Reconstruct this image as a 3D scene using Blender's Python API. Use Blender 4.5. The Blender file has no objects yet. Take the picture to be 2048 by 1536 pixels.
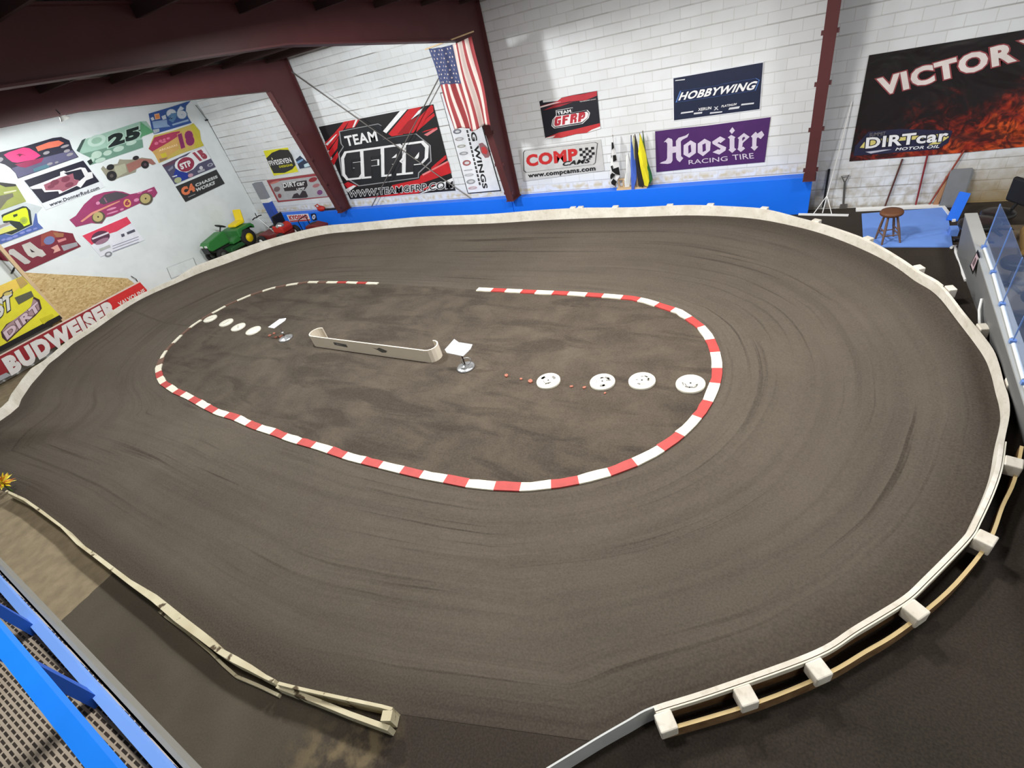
import bpy, math, random
import numpy as np
from mathutils import Vector, Matrix
random.seed(7)
S = bpy.context.scene
COL = S.collection

# ------------------------------------------------------------------ camera, light, exposure
EYE = 5.08                       # camera height, metres
FOC = 975.05                     # focal length in pixels of the 2048x1536 frame
RM = np.array([[0.871197895172684, 0.43827092122809674, -0.221207655953768],
               [0.11969050946637372, -0.6266073034310821, -0.7700892605604286],
               [-0.47611806244918403, 0.6444236858563652, -0.5983558336950778]])
cam_d = bpy.data.cameras.new('camera'); cam = bpy.data.objects.new('camera', cam_d); COL.objects.link(cam)
cam_d.sensor_width = 36.0; cam_d.lens = FOC / 2048 * 36.0; cam_d.clip_start = 0.05; cam_d.clip_end = 100
m = Matrix.Identity(4)
for i in range(3):
    m[i][0] = RM[0][i]; m[i][1] = -RM[1][i]; m[i][2] = -RM[2][i]
m[2][3] = EYE
cam.matrix_world = m
S.camera = cam
S.view_settings.view_transform = 'Standard'; S.view_settings.look = 'None'
S.view_settings.gamma = 1.0; S.view_settings.exposure = 0.3; S.view_settings.use_curve_mapping = False
S.cycles.max_bounces = 6; S.cycles.diffuse_bounces = 4; S.cycles.sample_clamp_indirect = 4

W = bpy.data.worlds.new('world'); S.world = W; W.use_nodes = True
W.node_tree.nodes['Background'].inputs[0].default_value = (0.8, 0.9, 1.0, 1)
W.node_tree.nodes['Background'].inputs[1].default_value = 0.15

def lamp(x, y, z, power, kind='AREA', size=0.9, col=(1, 0.975, 0.94)):
    d = bpy.data.lights.new('bay_or_fill_light', kind); d.energy = power; d.color = col
    if kind == 'AREA': d.shape = 'DISK'; d.size = size
    else: d.shadow_soft_size = 0.25; d.spot_size = math.radians(178.5); d.spot_blend = 0.06
    o = bpy.data.objects.new('bay_or_fill_light', d); COL.objects.link(o); o.location = (x, y, z)
# shaded high-bay lamps over the right half (last one an added fill for the board backs), wide reflector lamps between the rafters on the left
for (lx, ly, lz, p) in ((3.2, 7.4, 5.6, 150), (-2.0, 7.2, 5.6, 310), (-4.6, 6.4, 5.7, 240), (-2.0, 1.5, 6.2, 130), (-10.4, 1.8, 6.1, 120), (3.4, 0.2, 5.9, 60)):
    lamp(lx, ly, lz, p)
for (lx, ly, lz, p) in ((-9.1, 6.4, 5.62, 1150), (-15.5, 6.4, 5.64, 530)):
    lamp(lx, ly, lz, p, 'SPOT', col=(0.97, 1, 0.99))

# ------------------------------------------------------------------ pixel <-> world on known planes
def ray(px, py): return RM.T @ np.array([(px - 1024) / FOC, (py - 768) / FOC, 1.0])
def G(px, py, z=0.0):
    d = ray(px, py); t = (z - EYE) / d[2]; return Vector((d[0] * t, d[1] * t, z))
def onY(px, py, Y):
    d = ray(px, py); t = Y / d[1]; return Vector((d[0] * t, Y, EYE + d[2] * t))
def onX(px, py, X):
    d = ray(px, py); t = X / d[0]; return Vector((X, d[1] * t, EYE + d[2] * t))
def zm(ox, oy, s): return lambda x, y: (ox + x / s, oy + y / s)

# ------------------------------------------------------------------ materials
def lin(c):
    c = c / 255.0
    return c / 12.92 if c <= 0.04045 else ((c + 0.055) / 1.055) ** 2.4
def rgb(*c): return (lin(c[0]), lin(c[1]), lin(c[2]), 1)
MATS = {}
def mat(name, c, rough=0.6, metal=0.0, var=0.12, scale=8.0, bump=0.0, bscale=40.0, emit=0.0, spec=0.4, alpha=1.0):
    if name in MATS: return MATS[name]
    m = bpy.data.materials.new(name); m.use_nodes = True; nt = m.node_tree; N = nt.nodes; L = nt.links
    b = N['Principled BSDF']; b.inputs['Roughness'].default_value = rough; b.inputs['Metallic'].default_value = metal
    b.inputs['Specular IOR Level'].default_value = spec
    col = rgb(*c)
    tc = N.new('ShaderNodeTexCoord'); nz = N.new('ShaderNodeTexNoise'); nz.inputs['Scale'].default_value = scale; nz.inputs['Detail'].default_value = 5
    L.new(tc.outputs['Object'], nz.inputs['Vector'])
    mx = N.new('ShaderNodeMix'); mx.data_type = 'RGBA'
    mx.inputs[6].default_value = tuple(v * (1 - var) for v in col[:3]) + (1,); mx.inputs[7].default_value = tuple(min(1, v * (1 + var)) for v in col[:3]) + (1,)
    L.new(nz.outputs['Fac'], mx.inputs[0]); L.new(mx.outputs[2], b.inputs['Base Color'])
    if bump:
        n2 = N.new('ShaderNodeTexNoise'); n2.inputs['Scale'].default_value = bscale; L.new(tc.outputs['Object'], n2.inputs['Vector'])
        bp = N.new('ShaderNodeBump'); bp.inputs['Strength'].default_value = bump; bp.inputs['Distance'].default_value = 0.02
        L.new(n2.outputs['Fac'], bp.inputs['Height']); L.new(bp.outputs[0], b.inputs['Normal'])
    if emit:
        b.inputs['Emission Color'].default_value = col; b.inputs['Emission Strength'].default_value = emit
    if alpha < 1: b.inputs['Alpha'].default_value = alpha
    MATS[name] = m
    return m
def ink(c, rough=0.45):          # printed colour on vinyl
    return mat('print_%d_%d_%d' % tuple(c), c, rough=rough, var=0.16, scale=5, bump=0.25, bscale=2.2)

class NT:                        # tiny node helper
    def __init__(s, name, rough=0.8):
        s.m = bpy.data.materials.new(name); s.m.use_nodes = True; s.N = s.m.node_tree.nodes; s.L = s.m.node_tree.links
        s.b = s.N['Principled BSDF']; s.b.inputs['Roughness'].default_value = rough; s.b.inputs['Specular IOR Level'].default_value = 0.25
        MATS[name] = s.m
    def put(s, sock, v):
        if hasattr(v, 'is_linked') or hasattr(v, 'links'): s.L.new(v, sock)
        else: sock.default_value = v
    def geo(s): return s.N.new('ShaderNodeNewGeometry').outputs['Position']
    def uv(s): return s.N.new('ShaderNodeTexCoord').outputs['UV']
    def scale(s, v, k):
        n = s.N.new('ShaderNodeVectorMath'); n.operation = 'MULTIPLY'; s.put(n.inputs[0], v); n.inputs[1].default_value = k; return n.outputs[0]
    def noise(s, v, sc, det=4, dist=0.0, rough=0.5):
        n = s.N.new('ShaderNodeTexNoise'); s.put(n.inputs['Vector'], v); n.inputs['Scale'].default_value = sc; n.inputs['Detail'].default_value = det
        n.inputs['Distortion'].default_value = dist; n.inputs['Roughness'].default_value = rough; return n.outputs['Fac']
    def ramp(s, f, stops):
        n = s.N.new('ShaderNodeValToRGB'); s.put(n.inputs[0], f); e = n.color_ramp.elements
        while len(e) < len(stops): e.new(0.5)
        for i, (p, c) in enumerate(stops): e[i].position = p; e[i].color = c if len(c) == 4 else tuple(c) + (1,)
        return n.outputs[0]
    def mix(s, f, a, b, mode='MIX'):
        n = s.N.new('ShaderNodeMix'); n.data_type = 'RGBA'; n.blend_type = mode; s.put(n.inputs[0], f); s.put(n.inputs[6], a); s.put(n.inputs[7], b); return n.outputs[2]
    def math(s, op, a, b=0.0, clamp=False):
        n = s.N.new('ShaderNodeMath'); n.operation = op; n.use_clamp = clamp; s.put(n.inputs[0], a); s.put(n.inputs[1], b); return n.outputs[0]
    def sep(s, v):
        n = s.N.new('ShaderNodeSeparateXYZ'); s.put(n.inputs[0], v); return n.outputs
    def comb(s, x, y, z):
        n = s.N.new('ShaderNodeCombineXYZ'); s.put(n.inputs[0], x); s.put(n.inputs[1], y); s.put(n.inputs[2], z); return n.outputs[0]
    def bump(s, h, st=0.3, d=0.02):
        n = s.N.new('ShaderNodeBump'); n.inputs['Strength'].default_value = st; n.inputs['Distance'].default_value = d; s.put(n.inputs['Height'], h); s.L.new(n.outputs[0], s.b.inputs['Normal'])
    def col(s, c): s.put(s.b.inputs['Base Color'], c)

# dirt: long streaks following the laps (UV = metres along / across the lap)
t = NT('track_dirt', 0.92); u = t.uv(); p = t.geo()
st = t.noise(t.scale(u, (0.16, 3.4, 1)), 1.0, 5, 0.7, 0.6)
st2 = t.noise(t.scale(u, (0.2, 8.0, 1)), 1.0, 3, 0.25)
bl = t.noise(p, 0.35, 4)
cl = t.noise(p, 2.6, 6, 0.3, 0.65)
gr = t.noise(p, 45, 3)
sv = t.sep(u)[1]
base = t.ramp(bl, [(0.32, rgb(80, 73, 64)), (0.68, rgb(94, 86, 76))])
msk = t.ramp(t.noise(t.scale(u, (0.22, 0.9, 1)), 1.0, 3), [(0.42, (0, 0, 0)), (0.62, (1, 1, 1))])
c = t.mix(t.math('MULTIPLY', t.ramp(st, [(0.34, (1, 1, 1)), (0.54, (0, 0, 0))]), 0.28), base, rgb(56, 48, 42))
c = t.mix(t.math('MULTIPLY', t.math('MULTIPLY', t.ramp(st2, [(0.36, (1, 1, 1)), (0.43, (0, 0, 0))]), msk), 0.75), c, rgb(46, 39, 33))
c = t.mix(t.math('MULTIPLY', t.ramp(cl, [(0.3, (1, 1, 1)), (0.6, (0, 0, 0))]), 0.18), c, rgb(74, 60, 53))
rim = t.math('MULTIPLY', t.math('SUBTRACT', t.math('ADD', sv, t.math('MULTIPLY', t.math('SUBTRACT', st, 0.5), 0.5)), 3.55), 2.2, True)   # darker towards the boards
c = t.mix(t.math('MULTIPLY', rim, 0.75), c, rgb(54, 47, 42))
c = t.mix(0.18, c, t.ramp(gr, [(0.3, rgb(50, 44, 38)), (0.7, rgb(118, 107, 94))]))
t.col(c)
t.bump(t.math('ADD', t.math('MULTIPLY', t.math('MULTIPLY', st2, msk), 0.9), t.math('ADD', t.math('MULTIPLY', cl, 0.5), t.math('MULTIPLY', gr, 0.15))), 0.5, 0.03)

t = NT('infield_dirt', 0.92); p = t.geo()
st = t.noise(t.scale(p, (0.55, 2.0, 1)), 1.0, 6, 0.9, 0.6)
cl = t.noise(p, 1.3, 6, 0.4, 0.6); gr = t.noise(p, 45, 3)
c = t.ramp(cl, [(0.3, rgb(60, 52, 45)), (0.7, rgb(86, 77, 66))])
c = t.mix(t.math('MULTIPLY', t.ramp(st, [(0.37, (1, 1, 1)), (0.5, (0, 0, 0))]), 0.75), c, rgb(48, 40, 34))
c = t.mix(0.18, c, t.ramp(gr, [(0.3, rgb(50, 44, 38)), (0.7, rgb(118, 107, 94))]))
t.col(c); t.bump(t.math('ADD', st, t.math('MULTIPLY', gr, 0.12)), 0.55, 0.05)

# floor outside the track: dark packed dirt, bare tan concrete in the pit corner
t = NT('floor_dirt', 0.88); p = t.geo(); X_, Y_, Z_ = t.sep(p)[0:3]
n1 = t.noise(p, 0.8, 6, 0.3); n2 = t.noise(p, 5.0, 5); n3 = t.noise(p, 50, 3)
dark = t.ramp(n1, [(0.3, rgb(40, 35, 30)), (0.7, rgb(53, 46, 40))])
pit = t.ramp(n1, [(0.3, rgb(76, 69, 59)), (0.7, rgb(96, 88, 75))])
tan = t.ramp(n2, [(0.3, rgb(138, 124, 100)), (0.7, rgb(166, 150, 122))])
edge = t.math('ADD', X_, t.math('MULTIPLY', t.math('SUBTRACT', n2, 0.5), 0.5))
fpit = t.ramp(t.math('ADD', t.math('MULTIPLY', edge, 0.25), 1.0), [(0.02, (1, 1, 1)), (0.28, (0, 0, 0))])
ftan = t.math('LESS_THAN', t.math('ADD', X_, t.math('MULTIPLY', t.math('SUBTRACT', n1, 0.5), 0.3)), -8.1)
c = t.mix(fpit, dark, pit); c = t.mix(t.math('MULTIPLY', ftan, 0.95), c, tan)
d1 = t.math('SUBTRACT', 1.0, t.math('MULTIPLY', t.math('ADD', t.math('POWER', t.math('ADD', X_, 3.1), 2.0), t.math('POWER', t.math('ADD', Y_, 0.05), 2.0)), 2.0), True)
c = t.mix(t.math('MULTIPLY', d1, t.ramp(n2, [(0.45, (0, 0, 0)), (0.62, (1, 1, 1))])), c, rgb(122, 108, 82))
c = t.mix(0.16, c, t.ramp(n3, [(0.3, rgb(36, 31, 27)), (0.7, rgb(104, 92, 78))]))
t.col(c); t.bump(t.math('ADD', n2, t.math('MULTIPLY', n3, 0.2)), 0.12, 0.02)

# painted block wall
t = NT('painted_block', 0.62); p = t.geo(); X_, Y_, Z_ = t.sep(p)[0:3]
v = t.comb(X_, t.math('SUBTRACT', Z_, 0.024), 0.0)
br = t.N.new('ShaderNodeTexBrick'); t.put(br.inputs['Vector'], v); br.inputs['Scale'].default_value = 1.0
br.inputs['Mortar Size'].default_value = 0.007; br.inputs['Mortar Smooth'].default_value = 0.4; br.inputs['Brick Width'].default_value = 0.406; br.inputs['Row Height'].default_value = 0.2032
br.inputs['Color1'].default_value = rgb(219, 222, 225); br.inputs['Color2'].default_value = rgb(226, 229, 232); br.inputs['Mortar'].default_value = rgb(209, 210, 210)
n1 = t.noise(p, 1.2, 6, 0.2); n2 = t.noise(t.scale(p, (0.7, 1, 6)), 1.0, 4); n3 = t.noise(p, 7, 5)
# strong open joints on some courses only
row = t.math('FRACT', t.math('DIVIDE', t.math('SUBTRACT', Z_, 0.024), 0.4064))
jn = t.math('LESS_THAN', t.math('ABSOLUTE', t.math('SUBTRACT', row, 0.03)), 0.026)
c = t.mix(t.math('MULTIPLY', t.math('MULTIPLY', jn, t.math('ADD', 0.4, t.math('MULTIPLY', t.math('LESS_THAN', X_, -7.2), 0.4))), t.ramp(n2, [(0.45, (0, 0, 0)), (0.56, (1, 1, 1))])), br.outputs['Color'], rgb(112, 108, 102))
row2 = t.math('FRACT', t.math('DIVIDE', t.math('SUBTRACT', Z_, 0.024), 0.2032)); n4 = t.noise(t.scale(p, (0.9, 1, 5)), 1.0, 4)
jn2 = t.math('LESS_THAN', t.math('ABSOLUTE', t.math('SUBTRACT', row2, 0.05)), 0.05)
c = t.mix(t.math('MULTIPLY', t.math('MULTIPLY', jn2, 0.36), t.ramp(n4, [(0.44, (0, 0, 0)), (0.62, (1, 1, 1))])), c, rgb(128, 126, 122))
c = t.mix(t.math('MULTIPLY', t.ramp(n1, [(0.3, (1, 1, 1)), (0.6, (0, 0, 0))]), 0.25), c, rgb(196, 196, 192))
low = t.math('SUBTRACT', 1.0, t.math('MULTIPLY', Z_, 0.75), True)            # splashed, grimy foot of the wall right of the ledge
right = t.math('GREATER_THAN', X_, 0.1)
c = t.mix(t.math('MULTIPLY', t.math('MULTIPLY', low, right), t.ramp(n3, [(0.38, (0, 0, 0)), (0.66, (0.75, 0.75, 0.75))])), c, rgb(150, 132, 98))
damp = t.math('SUBTRACT', 1.0, t.math('MULTIPLY', t.math('ADD', t.math('ABSOLUTE', t.math('SUBTRACT', X_, 0.22)), t.math('MULTIPLY', Z_, 0.45)), 2.6), True)
c = t.mix(t.math('MULTIPLY', damp, 0.85), c, rgb(78, 72, 58))
c = t.mix(t.math('MULTIPLY', t.math('GREATER_THAN', X_, 2.45), t.math('SUBTRACT', 1.0, t.math('MULTIPLY', Z_, 1.1), True)), c, rgb(150, 130, 92))
band = t.math('SUBTRACT', 1.0, t.math('MULTIPLY', t.math('ABSOLUTE', t.math('SUBTRACT', Z_, 0.93)), 8.0), True)
c = t.mix(t.math('MULTIPLY', t.math('MULTIPLY', band, t.math('LESS_THAN', X_, 0.0)), t.ramp(n3, [(0.4, (0, 0, 0)), (0.6, (0.8, 0.8, 0.8))])), c, rgb(196, 178, 128))
t.col(c)
t.bump(t.math('ADD', t.math('MULTIPLY', br.outputs['Fac'], -1.0), t.math('MULTIPLY', n3, 0.35)), 0.45, 0.012)

t = NT('painted_panel', 0.5); p = t.geo(); n1 = t.noise(p, 0.9, 6, 0.3); n2 = t.noise(p, 4, 5)
c = t.ramp(n1, [(0.3, rgb(218, 224, 225)), (0.7, rgb(230, 235, 237))])
c = t.mix(t.math('MULTIPLY', t.ramp(n2, [(0.3, (1, 1, 1)), (0.5, (0, 0, 0))]), 0.15), c, rgb(196, 204, 206)); t.col(c)

t = NT('osb_board', 0.7); p = t.geo(); vn = t.N.new('ShaderNodeTexVoronoi'); t.put(vn.inputs['Vector'], t.scale(p, (1, 16, 30))); vn.inputs['Scale'].default_value = 1.0
n1 = t.noise(t.scale(p, (1, 8, 14)), 1.0, 5, 1.5)
c = t.ramp(vn.outputs['Color'], [(0.2, rgb(186, 156, 104)), (0.8, rgb(214, 188, 138))])
c = t.mix(t.ramp(n1, [(0.28, (1, 1, 1)), (0.36, (0, 0, 0))]), c, rgb(112, 80, 40)); t.col(c)

# flames on black for the victory banner
t = NT('flame_print', 0.4); p = t.geo(); X_, Y_, Z_ = t.sep(p)[0:3]
n1 = t.noise(p, 1.5, 7, 2.2, 0.62)
n2 = t.noise(p, 4.0, 6, 2.5)
hgt = t.math('ADD', t.math('MULTIPLY', t.math('SUBTRACT', 2.2, Z_), 0.30), t.math('MULTIPLY', t.math('SUBTRACT', X_, 1.9), 0.14))
f = t.math('ADD', n1, hgt)
c = t.ramp(f, [(0.58, rgb(34, 31, 32)), (0.72, rgb(78, 32, 30)), (0.86, rgb(150, 48, 34)), (1.0, rgb(205, 84, 40))])
c = t.mix(t.ramp(n2, [(0.42, (0.85, 0.85, 0.85)), (0.6, (0, 0, 0))]), c, rgb(36, 28, 30)); t.col(c)
t.bump(t.noise(p, 1.1, 3, 0.8), 0.5, 0.15)

# worn white paint on boards
t = NT('worn_white_paint', 0.6); p = t.geo(); n1 = t.noise(p, 3, 6, 0.4); n2 = t.noise(p, 16, 5)
c = t.ramp(n1, [(0.3, rgb(214, 206, 190)), (0.65, rgb(236, 230, 218))])
c = t.mix(t.math('MULTIPLY', t.ramp(n2, [(0.3, (1, 1, 1)), (0.46, (0, 0, 0))]), 0.28), c, rgb(168, 156, 136)); t.col(c)
t = NT('chipped_cream_paint', 0.7); p = t.geo(); n1 = t.noise(p, 6, 6, 0.4); n2 = t.noise(p, 2.2, 5)
c = t.ramp(n2, [(0.3, rgb(196, 184, 150)), (0.7, rgb(226, 218, 188))])
c = t.mix(t.ramp(n1, [(0.34, (1, 1, 1)), (0.4, (0, 0, 0))]), c, rgb(96, 82, 62)); t.col(c)
t = NT('raw_plywood', 0.75); p = t.geo(); n1 = t.noise(p, 7, 6, 0.5)
c = t.ramp(n1, [(0.3, rgb(108, 80, 52)), (0.7, rgb(150, 118, 82))]); t.col(c)

# perforated rubber deck: dark slots in a grey web
t = NT('perforated_deck', 0.7); p = t.geo(); X_, Y_, Z_ = t.sep(p)[0:3]
br = t.N.new('ShaderNodeTexBrick'); t.put(br.inputs['Vector'], t.comb(t.math('MULTIPLY', X_, 1.0), Y_, 0.0)); br.inputs['Scale'].default_value = 1.0
br.inputs['Brick Width'].default_value = 0.045; br.inputs['Row Height'].default_value = 0.019; br.inputs['Mortar Size'].default_value = 0.0055; br.inputs['Mortar Smooth'].default_value = 0.2
br.inputs['Color1'].default_value = rgb(48, 42, 38); br.inputs['Color2'].default_value = rgb(60, 52, 46); br.inputs['Mortar'].default_value = rgb(168, 156, 140)
t.col(br.outputs['Color']); t.bump(br.outputs['Fac'], 0.5, 0.01)

STEEL = mat('dark_red_steel', (84, 44, 46), 0.5, 0, 0.18, 3)
CEIL = mat('ceiling_insulation', (112, 98, 92), 0.7, 0, 0.2, 1.2)
BLUE = mat('bright_blue_paint', (24, 112, 238), 0.45, 0, 0.06, 2)
PALEBLUE = mat('pale_blue_paint', (112, 156, 232), 0.5, 0, 0.08, 3)
MATBLUE = mat('blue_mat', (108, 148, 224), 0.75, 0, 0.08, 6)
BLACK = mat('black_plastic', (22, 22, 24), 0.4, 0, 0.15)
RUBBER = mat('tyre_rubber', (34, 33, 33), 0.8, 0, 0.2, 12)
GREYPAINT = mat('grey_paint', (118, 119, 119), 0.55, 0, 0.08, 3)
GREYTOP = mat('light_grey_paint', (164, 165, 162), 0.5, 0, 0.08, 3)
WHITEM = mat('white_plastic', (238, 238, 236), 0.45, 0, 0.04)
SILVER = mat('galvanised_metal', (190, 192, 194), 0.3, 0.75, 0.1, 20)
WOOD = mat('pale_wood', (206, 178, 140), 0.65, 0, 0.15, 6)
BROWN = mat('brown_wood', (104, 66, 42), 0.55, 0, 0.2, 8)
REDPAINT = mat('red_paint', (178, 44, 36), 0.4, 0, 0.12, 4)
GREEN = mat('tractor_green', (50, 120, 56), 0.4, 0, 0.12, 4)
YELLOW = mat('tractor_yellow', (244, 214, 24), 0.45, 0, 0.06, 4)
WP = MATS['worn_white_paint']; CP = MATS['chipped_cream_paint']; PLY = MATS['raw_plywood']

# ------------------------------------------------------------------ mesh builder
class MB:
    def __init__(s): s.v = []; s.f = []; s.mi = []; s.sm = []; s.mats = []; s.uv = {}
    def m(s, mt):
        if mt not in s.mats: s.mats.append(mt)
        return s.mats.index(mt)
    def add(s, vs, fs, mt, smooth=False):
        o = len(s.v); s.v += [Vector(q) for q in vs]; k = s.m(mt)
        for f in fs: s.f.append([i + o for i in f]); s.mi.append(k); s.sm.append(smooth)
        return s
    def box(s, c, size, mt, rot=None, taper=1.0):
        hx, hy, hz = size[0] / 2, size[1] / 2, size[2] / 2
        vs = []
        for z in (-1, 1):
            k = taper if z > 0 else 1.0
            for (x, y) in ((-1, -1), (1, -1), (1, 1), (-1, 1)): vs.append(Vector((x * hx * k, y * hy * k, z * hz)))
        if rot is not None: vs = [rot @ q for q in vs]
        c = Vector(c)
        return s.add([q + c for q in vs], [(3, 2, 1, 0), (4, 5, 6, 7), (0, 1, 5, 4), (1, 2, 6, 5), (2, 3, 7, 6), (3, 0, 4, 7)], mt)
    def beam(s, a, b, w, h, mt, up=(0, 0, 1)):
        a, b = Vector(a), Vector(b); d = (b - a); l = d.length; d.normalize(); up = Vector(up)
        sd = d.cross(up)
        if sd.length < 1e-4: sd = d.cross(Vector((1, 0, 0)))
        sd.normalize(); u = sd.cross(d).normalized()
        vs = [q + sd * (x * w / 2) + u * (z * h / 2) for q in (a, b) for (x, z) in ((-1, -1), (1, -1), (1, 1), (-1, 1))]
        return s.add(vs, [(0, 1, 2, 3), (7, 6, 5, 4), (0, 4, 5, 1), (1, 5, 6, 2), (2, 6, 7, 3), (3, 7, 4, 0)], mt)
    def tube(s, path, r, mt, n=10, cap=True):
        path = [Vector(q) for q in path]; k = len(path); vs = []; fs = []
        rr = r if isinstance(r, (list, tuple)) else [r] * k
        prev = None
        for i, q in enumerate(path):
            d = (path[min(i + 1, k - 1)] - path[max(i - 1, 0)]).normalized()
            a = d.cross(Vector((0, 0, 1)) if abs(d.z) < 0.95 else Vector((1, 0, 0))).normalized()
            if prev is not None and a.dot(prev) < 0: a = -a
            prev = a; b = d.cross(a)
            for j in range(n):
                th = 2 * math.pi * j / n; vs.append(q + (a * math.cos(th) + b * math.sin(th)) * rr[i])
        for i in range(k - 1):
            for j in range(n): fs.append((i * n + j, i * n + (j + 1) % n, (i + 1) * n + (j + 1) % n, (i + 1) * n + j))
        s.add(vs, fs, mt, True)
        if cap: s.add(vs[:n], [tuple(range(n - 1, -1, -1))], mt); s.add(vs[-n:], [tuple(range(n))], mt)
        return s
    def cyl(s, a, b, r, mt, n=20, r2=None): return s.tube([a, b], [r, r if r2 is None else r2], mt, n)
    def lathe(s, prof, c, mt, n=28, axis=None):     # prof: (r, z)
        c = Vector(c); vs = []; fs = []; A = axis or Matrix.Identity(3)
        for (r, z) in prof:
            for j in range(n):
                th = 2 * math.pi * j / n; vs.append(c + A @ Vector((r * math.cos(th), r * math.sin(th), z)))
        for i in range(len(prof) - 1):
            for j in range(n): fs.append((i * n + j, i * n + (j + 1) % n, (i + 1) * n + (j + 1) % n, (i + 1) * n + j))
        return s.add(vs, fs, mt, True)
    def prism(s, poly, ext, mt):                     # polygon (3d points) extruded by a vector
        poly = [Vector(q) for q in poly]; e = Vector(ext); n = len(poly)
        fs = [tuple(range(n - 1, -1, -1)), tuple(range(n, 2 * n))] + [(i, (i + 1) % n, n + (i + 1) % n, n + i) for i in range(n)]
        return s.add(poly + [q + e for q in poly], fs, mt)
    def ell(s, c, r, mt, n=16, k=8):
        prof = [(math.cos(a), math.sin(a)) for a in [(-0.5 + i / k) * math.pi for i in range(k + 1)]]
        vs = []; fs = []; c = Vector(c)
        for (q, z) in prof:
            for j in range(n):
                th = 2 * math.pi * j / n; vs.append(c + Vector((r[0] * q * math.cos(th), r[1] * q * math.sin(th), r[2] * z)))
        for i in range(k):
            for j in range(n): fs.append((i * n + j, i * n + (j + 1) % n, (i + 1) * n + (j + 1) % n, (i + 1) * n + j))
        return s.add(vs, fs, mt, True)
    def build(s, name, parent=None, bevel=0.0, fix=True):
        me = bpy.data.meshes.new(name)
        off = Vector((0, 0, 0))
        if parent is not None and fix: off = parent.location
        me.from_pydata([tuple(q - off) for q in s.v], [], s.f)
        for q in s.mats: me.materials.append(q)
        me.polygons.foreach_set('material_index', s.mi); me.polygons.foreach_set('use_smooth', s.sm); me.update()
        o = bpy.data.objects.new(name, me); COL.objects.link(o)
        if parent is not None: o.parent = parent
        if bevel:
            b = o.modifiers.new('bevel', 'BEVEL'); b.width = bevel; b.segments = 2; b.limit_method = 'ANGLE'
        return o

def tag(o, label=None, cat=None, group=None, kind=None):
    if label: o['label'] = label
    if cat: o['category'] = cat
    if group: o['group'] = group
    if kind: o['kind'] = kind
    return o
def thing(name, label, cat, loc=(0, 0, 0), rz=0.0, group=None):
    o = bpy.data.objects.new(name, None); COL.objects.link(o); o.location = loc; o.rotation_euler = (0, 0, rz); o.empty_display_size = 0.2
    return tag(o, label, cat, group)
def struct(name, mb, label=None):
    o = mb.build(name); o['kind'] = 'structure'
    if label: o['label'] = label
    return o

# ------------------------------------------------------------------ room shell
YW, XL = 12.6, -19.3             # back wall and left wall planes
def roof(y): return 5.46 + (12.6 - y) * 0.083
mb = MB(); mb.box((-8, 4, -0.1), (26, 20, 0.2), MATS['floor_dirt']); struct('floor', mb)
mb = MB(); mb.prism([(XL, YW, 0), (5, YW, 0), (5, YW, 7), (XL, YW, 7)], (0, 0.2, 0), MATS['painted_block']); struct('wall_back', mb)
mb = MB(); mb.prism([(XL, -6, 0), (XL, YW, 0), (XL, YW, 7.2), (XL, -6, 7.2)], (-0.2, 0, 0), MATS['painted_panel']); struct('wall_left', mb)
mb = MB(); mb.prism([(5, -6, 0), (5, YW, 0), (5, YW, 7.2), (5, -6, 7.2)], (0.2, 0, 0), MATS['painted_panel']); struct('wall_right', mb)
mb = MB(); mb.prism([(XL, -6, 0), (5, -6, 0), (5, -6, 7.2), (XL, -6, 7.2)], (0, -0.2, 0), MATS['painted_panel']); struct('wall_front', mb)
mb = MB(); mb.prism([(XL, YW, roof(YW)), (XL, -6, roof(-6)), (XL, -6, roof(-6) + 0.1), (XL, YW, roof(YW) + 0.1)], (5 - XL, 0, 0), CEIL); struct('ceiling', mb)
# roof purlins
PUR = mat('purlin_steel', (58, 40, 40), 0.6)
for i in range(9):
    y = 11.8 - 1.45 * i; z = roof(y)
    mb = MB(); mb.box((-7.15, y, z - 0.09), (24.2, 0.07, 0.18), PUR); struct('trim_%d' % (i + 1), mb)

# ------------------------------------------------------------------ steel frames
def frame(xc, label):
    t_ = thing('steel_frame', label, 'steel frame', (xc, 12.3, 0.83))
    base_i, base_o = (12.08, 0.83), (12.5, 0.83)
    knee_i, knee_o = (11.42, 4.72), (12.5, 5.36)
    col = MB()
    col.prism([(xc - 0.012, *base_i), (xc - 0.012, *base_o), (xc - 0.012, *knee_o), (xc - 0.012, *knee_i)], (0.024, 0, 0), STEEL)
    for a, b in ((base_i, knee_i), (base_o, knee_o)):
        col.beam((xc, *a), (xc, *b), 0.2, 0.025, STEEL, up=(0, -1, 0))
    col.box((xc, 12.29, 0.84), (0.24, 0.5, 0.02), STEEL)
    col.build('column', t_)
    raf = MB()
    low = [knee_i, (6.5, 5.38), (2.0, 5.62), (-5.5, 6.0)]; top = [knee_o, (6.5, roof(6.5) - 0.05), (2.0, roof(2.0) - 0.03), (-5.5, roof(-5.5) - 0.03)]
    for i in range(3):
        raf.prism([(xc - 0.012, *low[i]), (xc - 0.012, *top[i]), (xc - 0.012, *top[i + 1]), (xc - 0.012, *low[i + 1])], (0.024, 0, 0), STEEL)
        raf.beam((xc, *low[i]), (xc, *low[i + 1]), 0.22, 0.025, STEEL); raf.beam((xc, *top[i]), (xc, *top[i + 1]), 0.22, 0.025, STEEL)
    raf.build('rafter', t_)
    for k in range(5):
        f_ = 0.06 + 0.21 * k; y = base_i[0] + (knee_i[0] - base_i[0]) * f_; z = base_i[1] + (knee_i[1] - base_i[1]) * f_
        c_ = MB(); c_.box((xc, y + 0.03, z), (0.27, 0.05, 0.07), STEEL); c_.build('clip', t_)
    return t_
frame(-14.02, 'dark red steel frame nearest the left wall, column left of the big black banner')
frame(-7.2, 'dark red steel frame with striped flag in front of its column')
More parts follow.
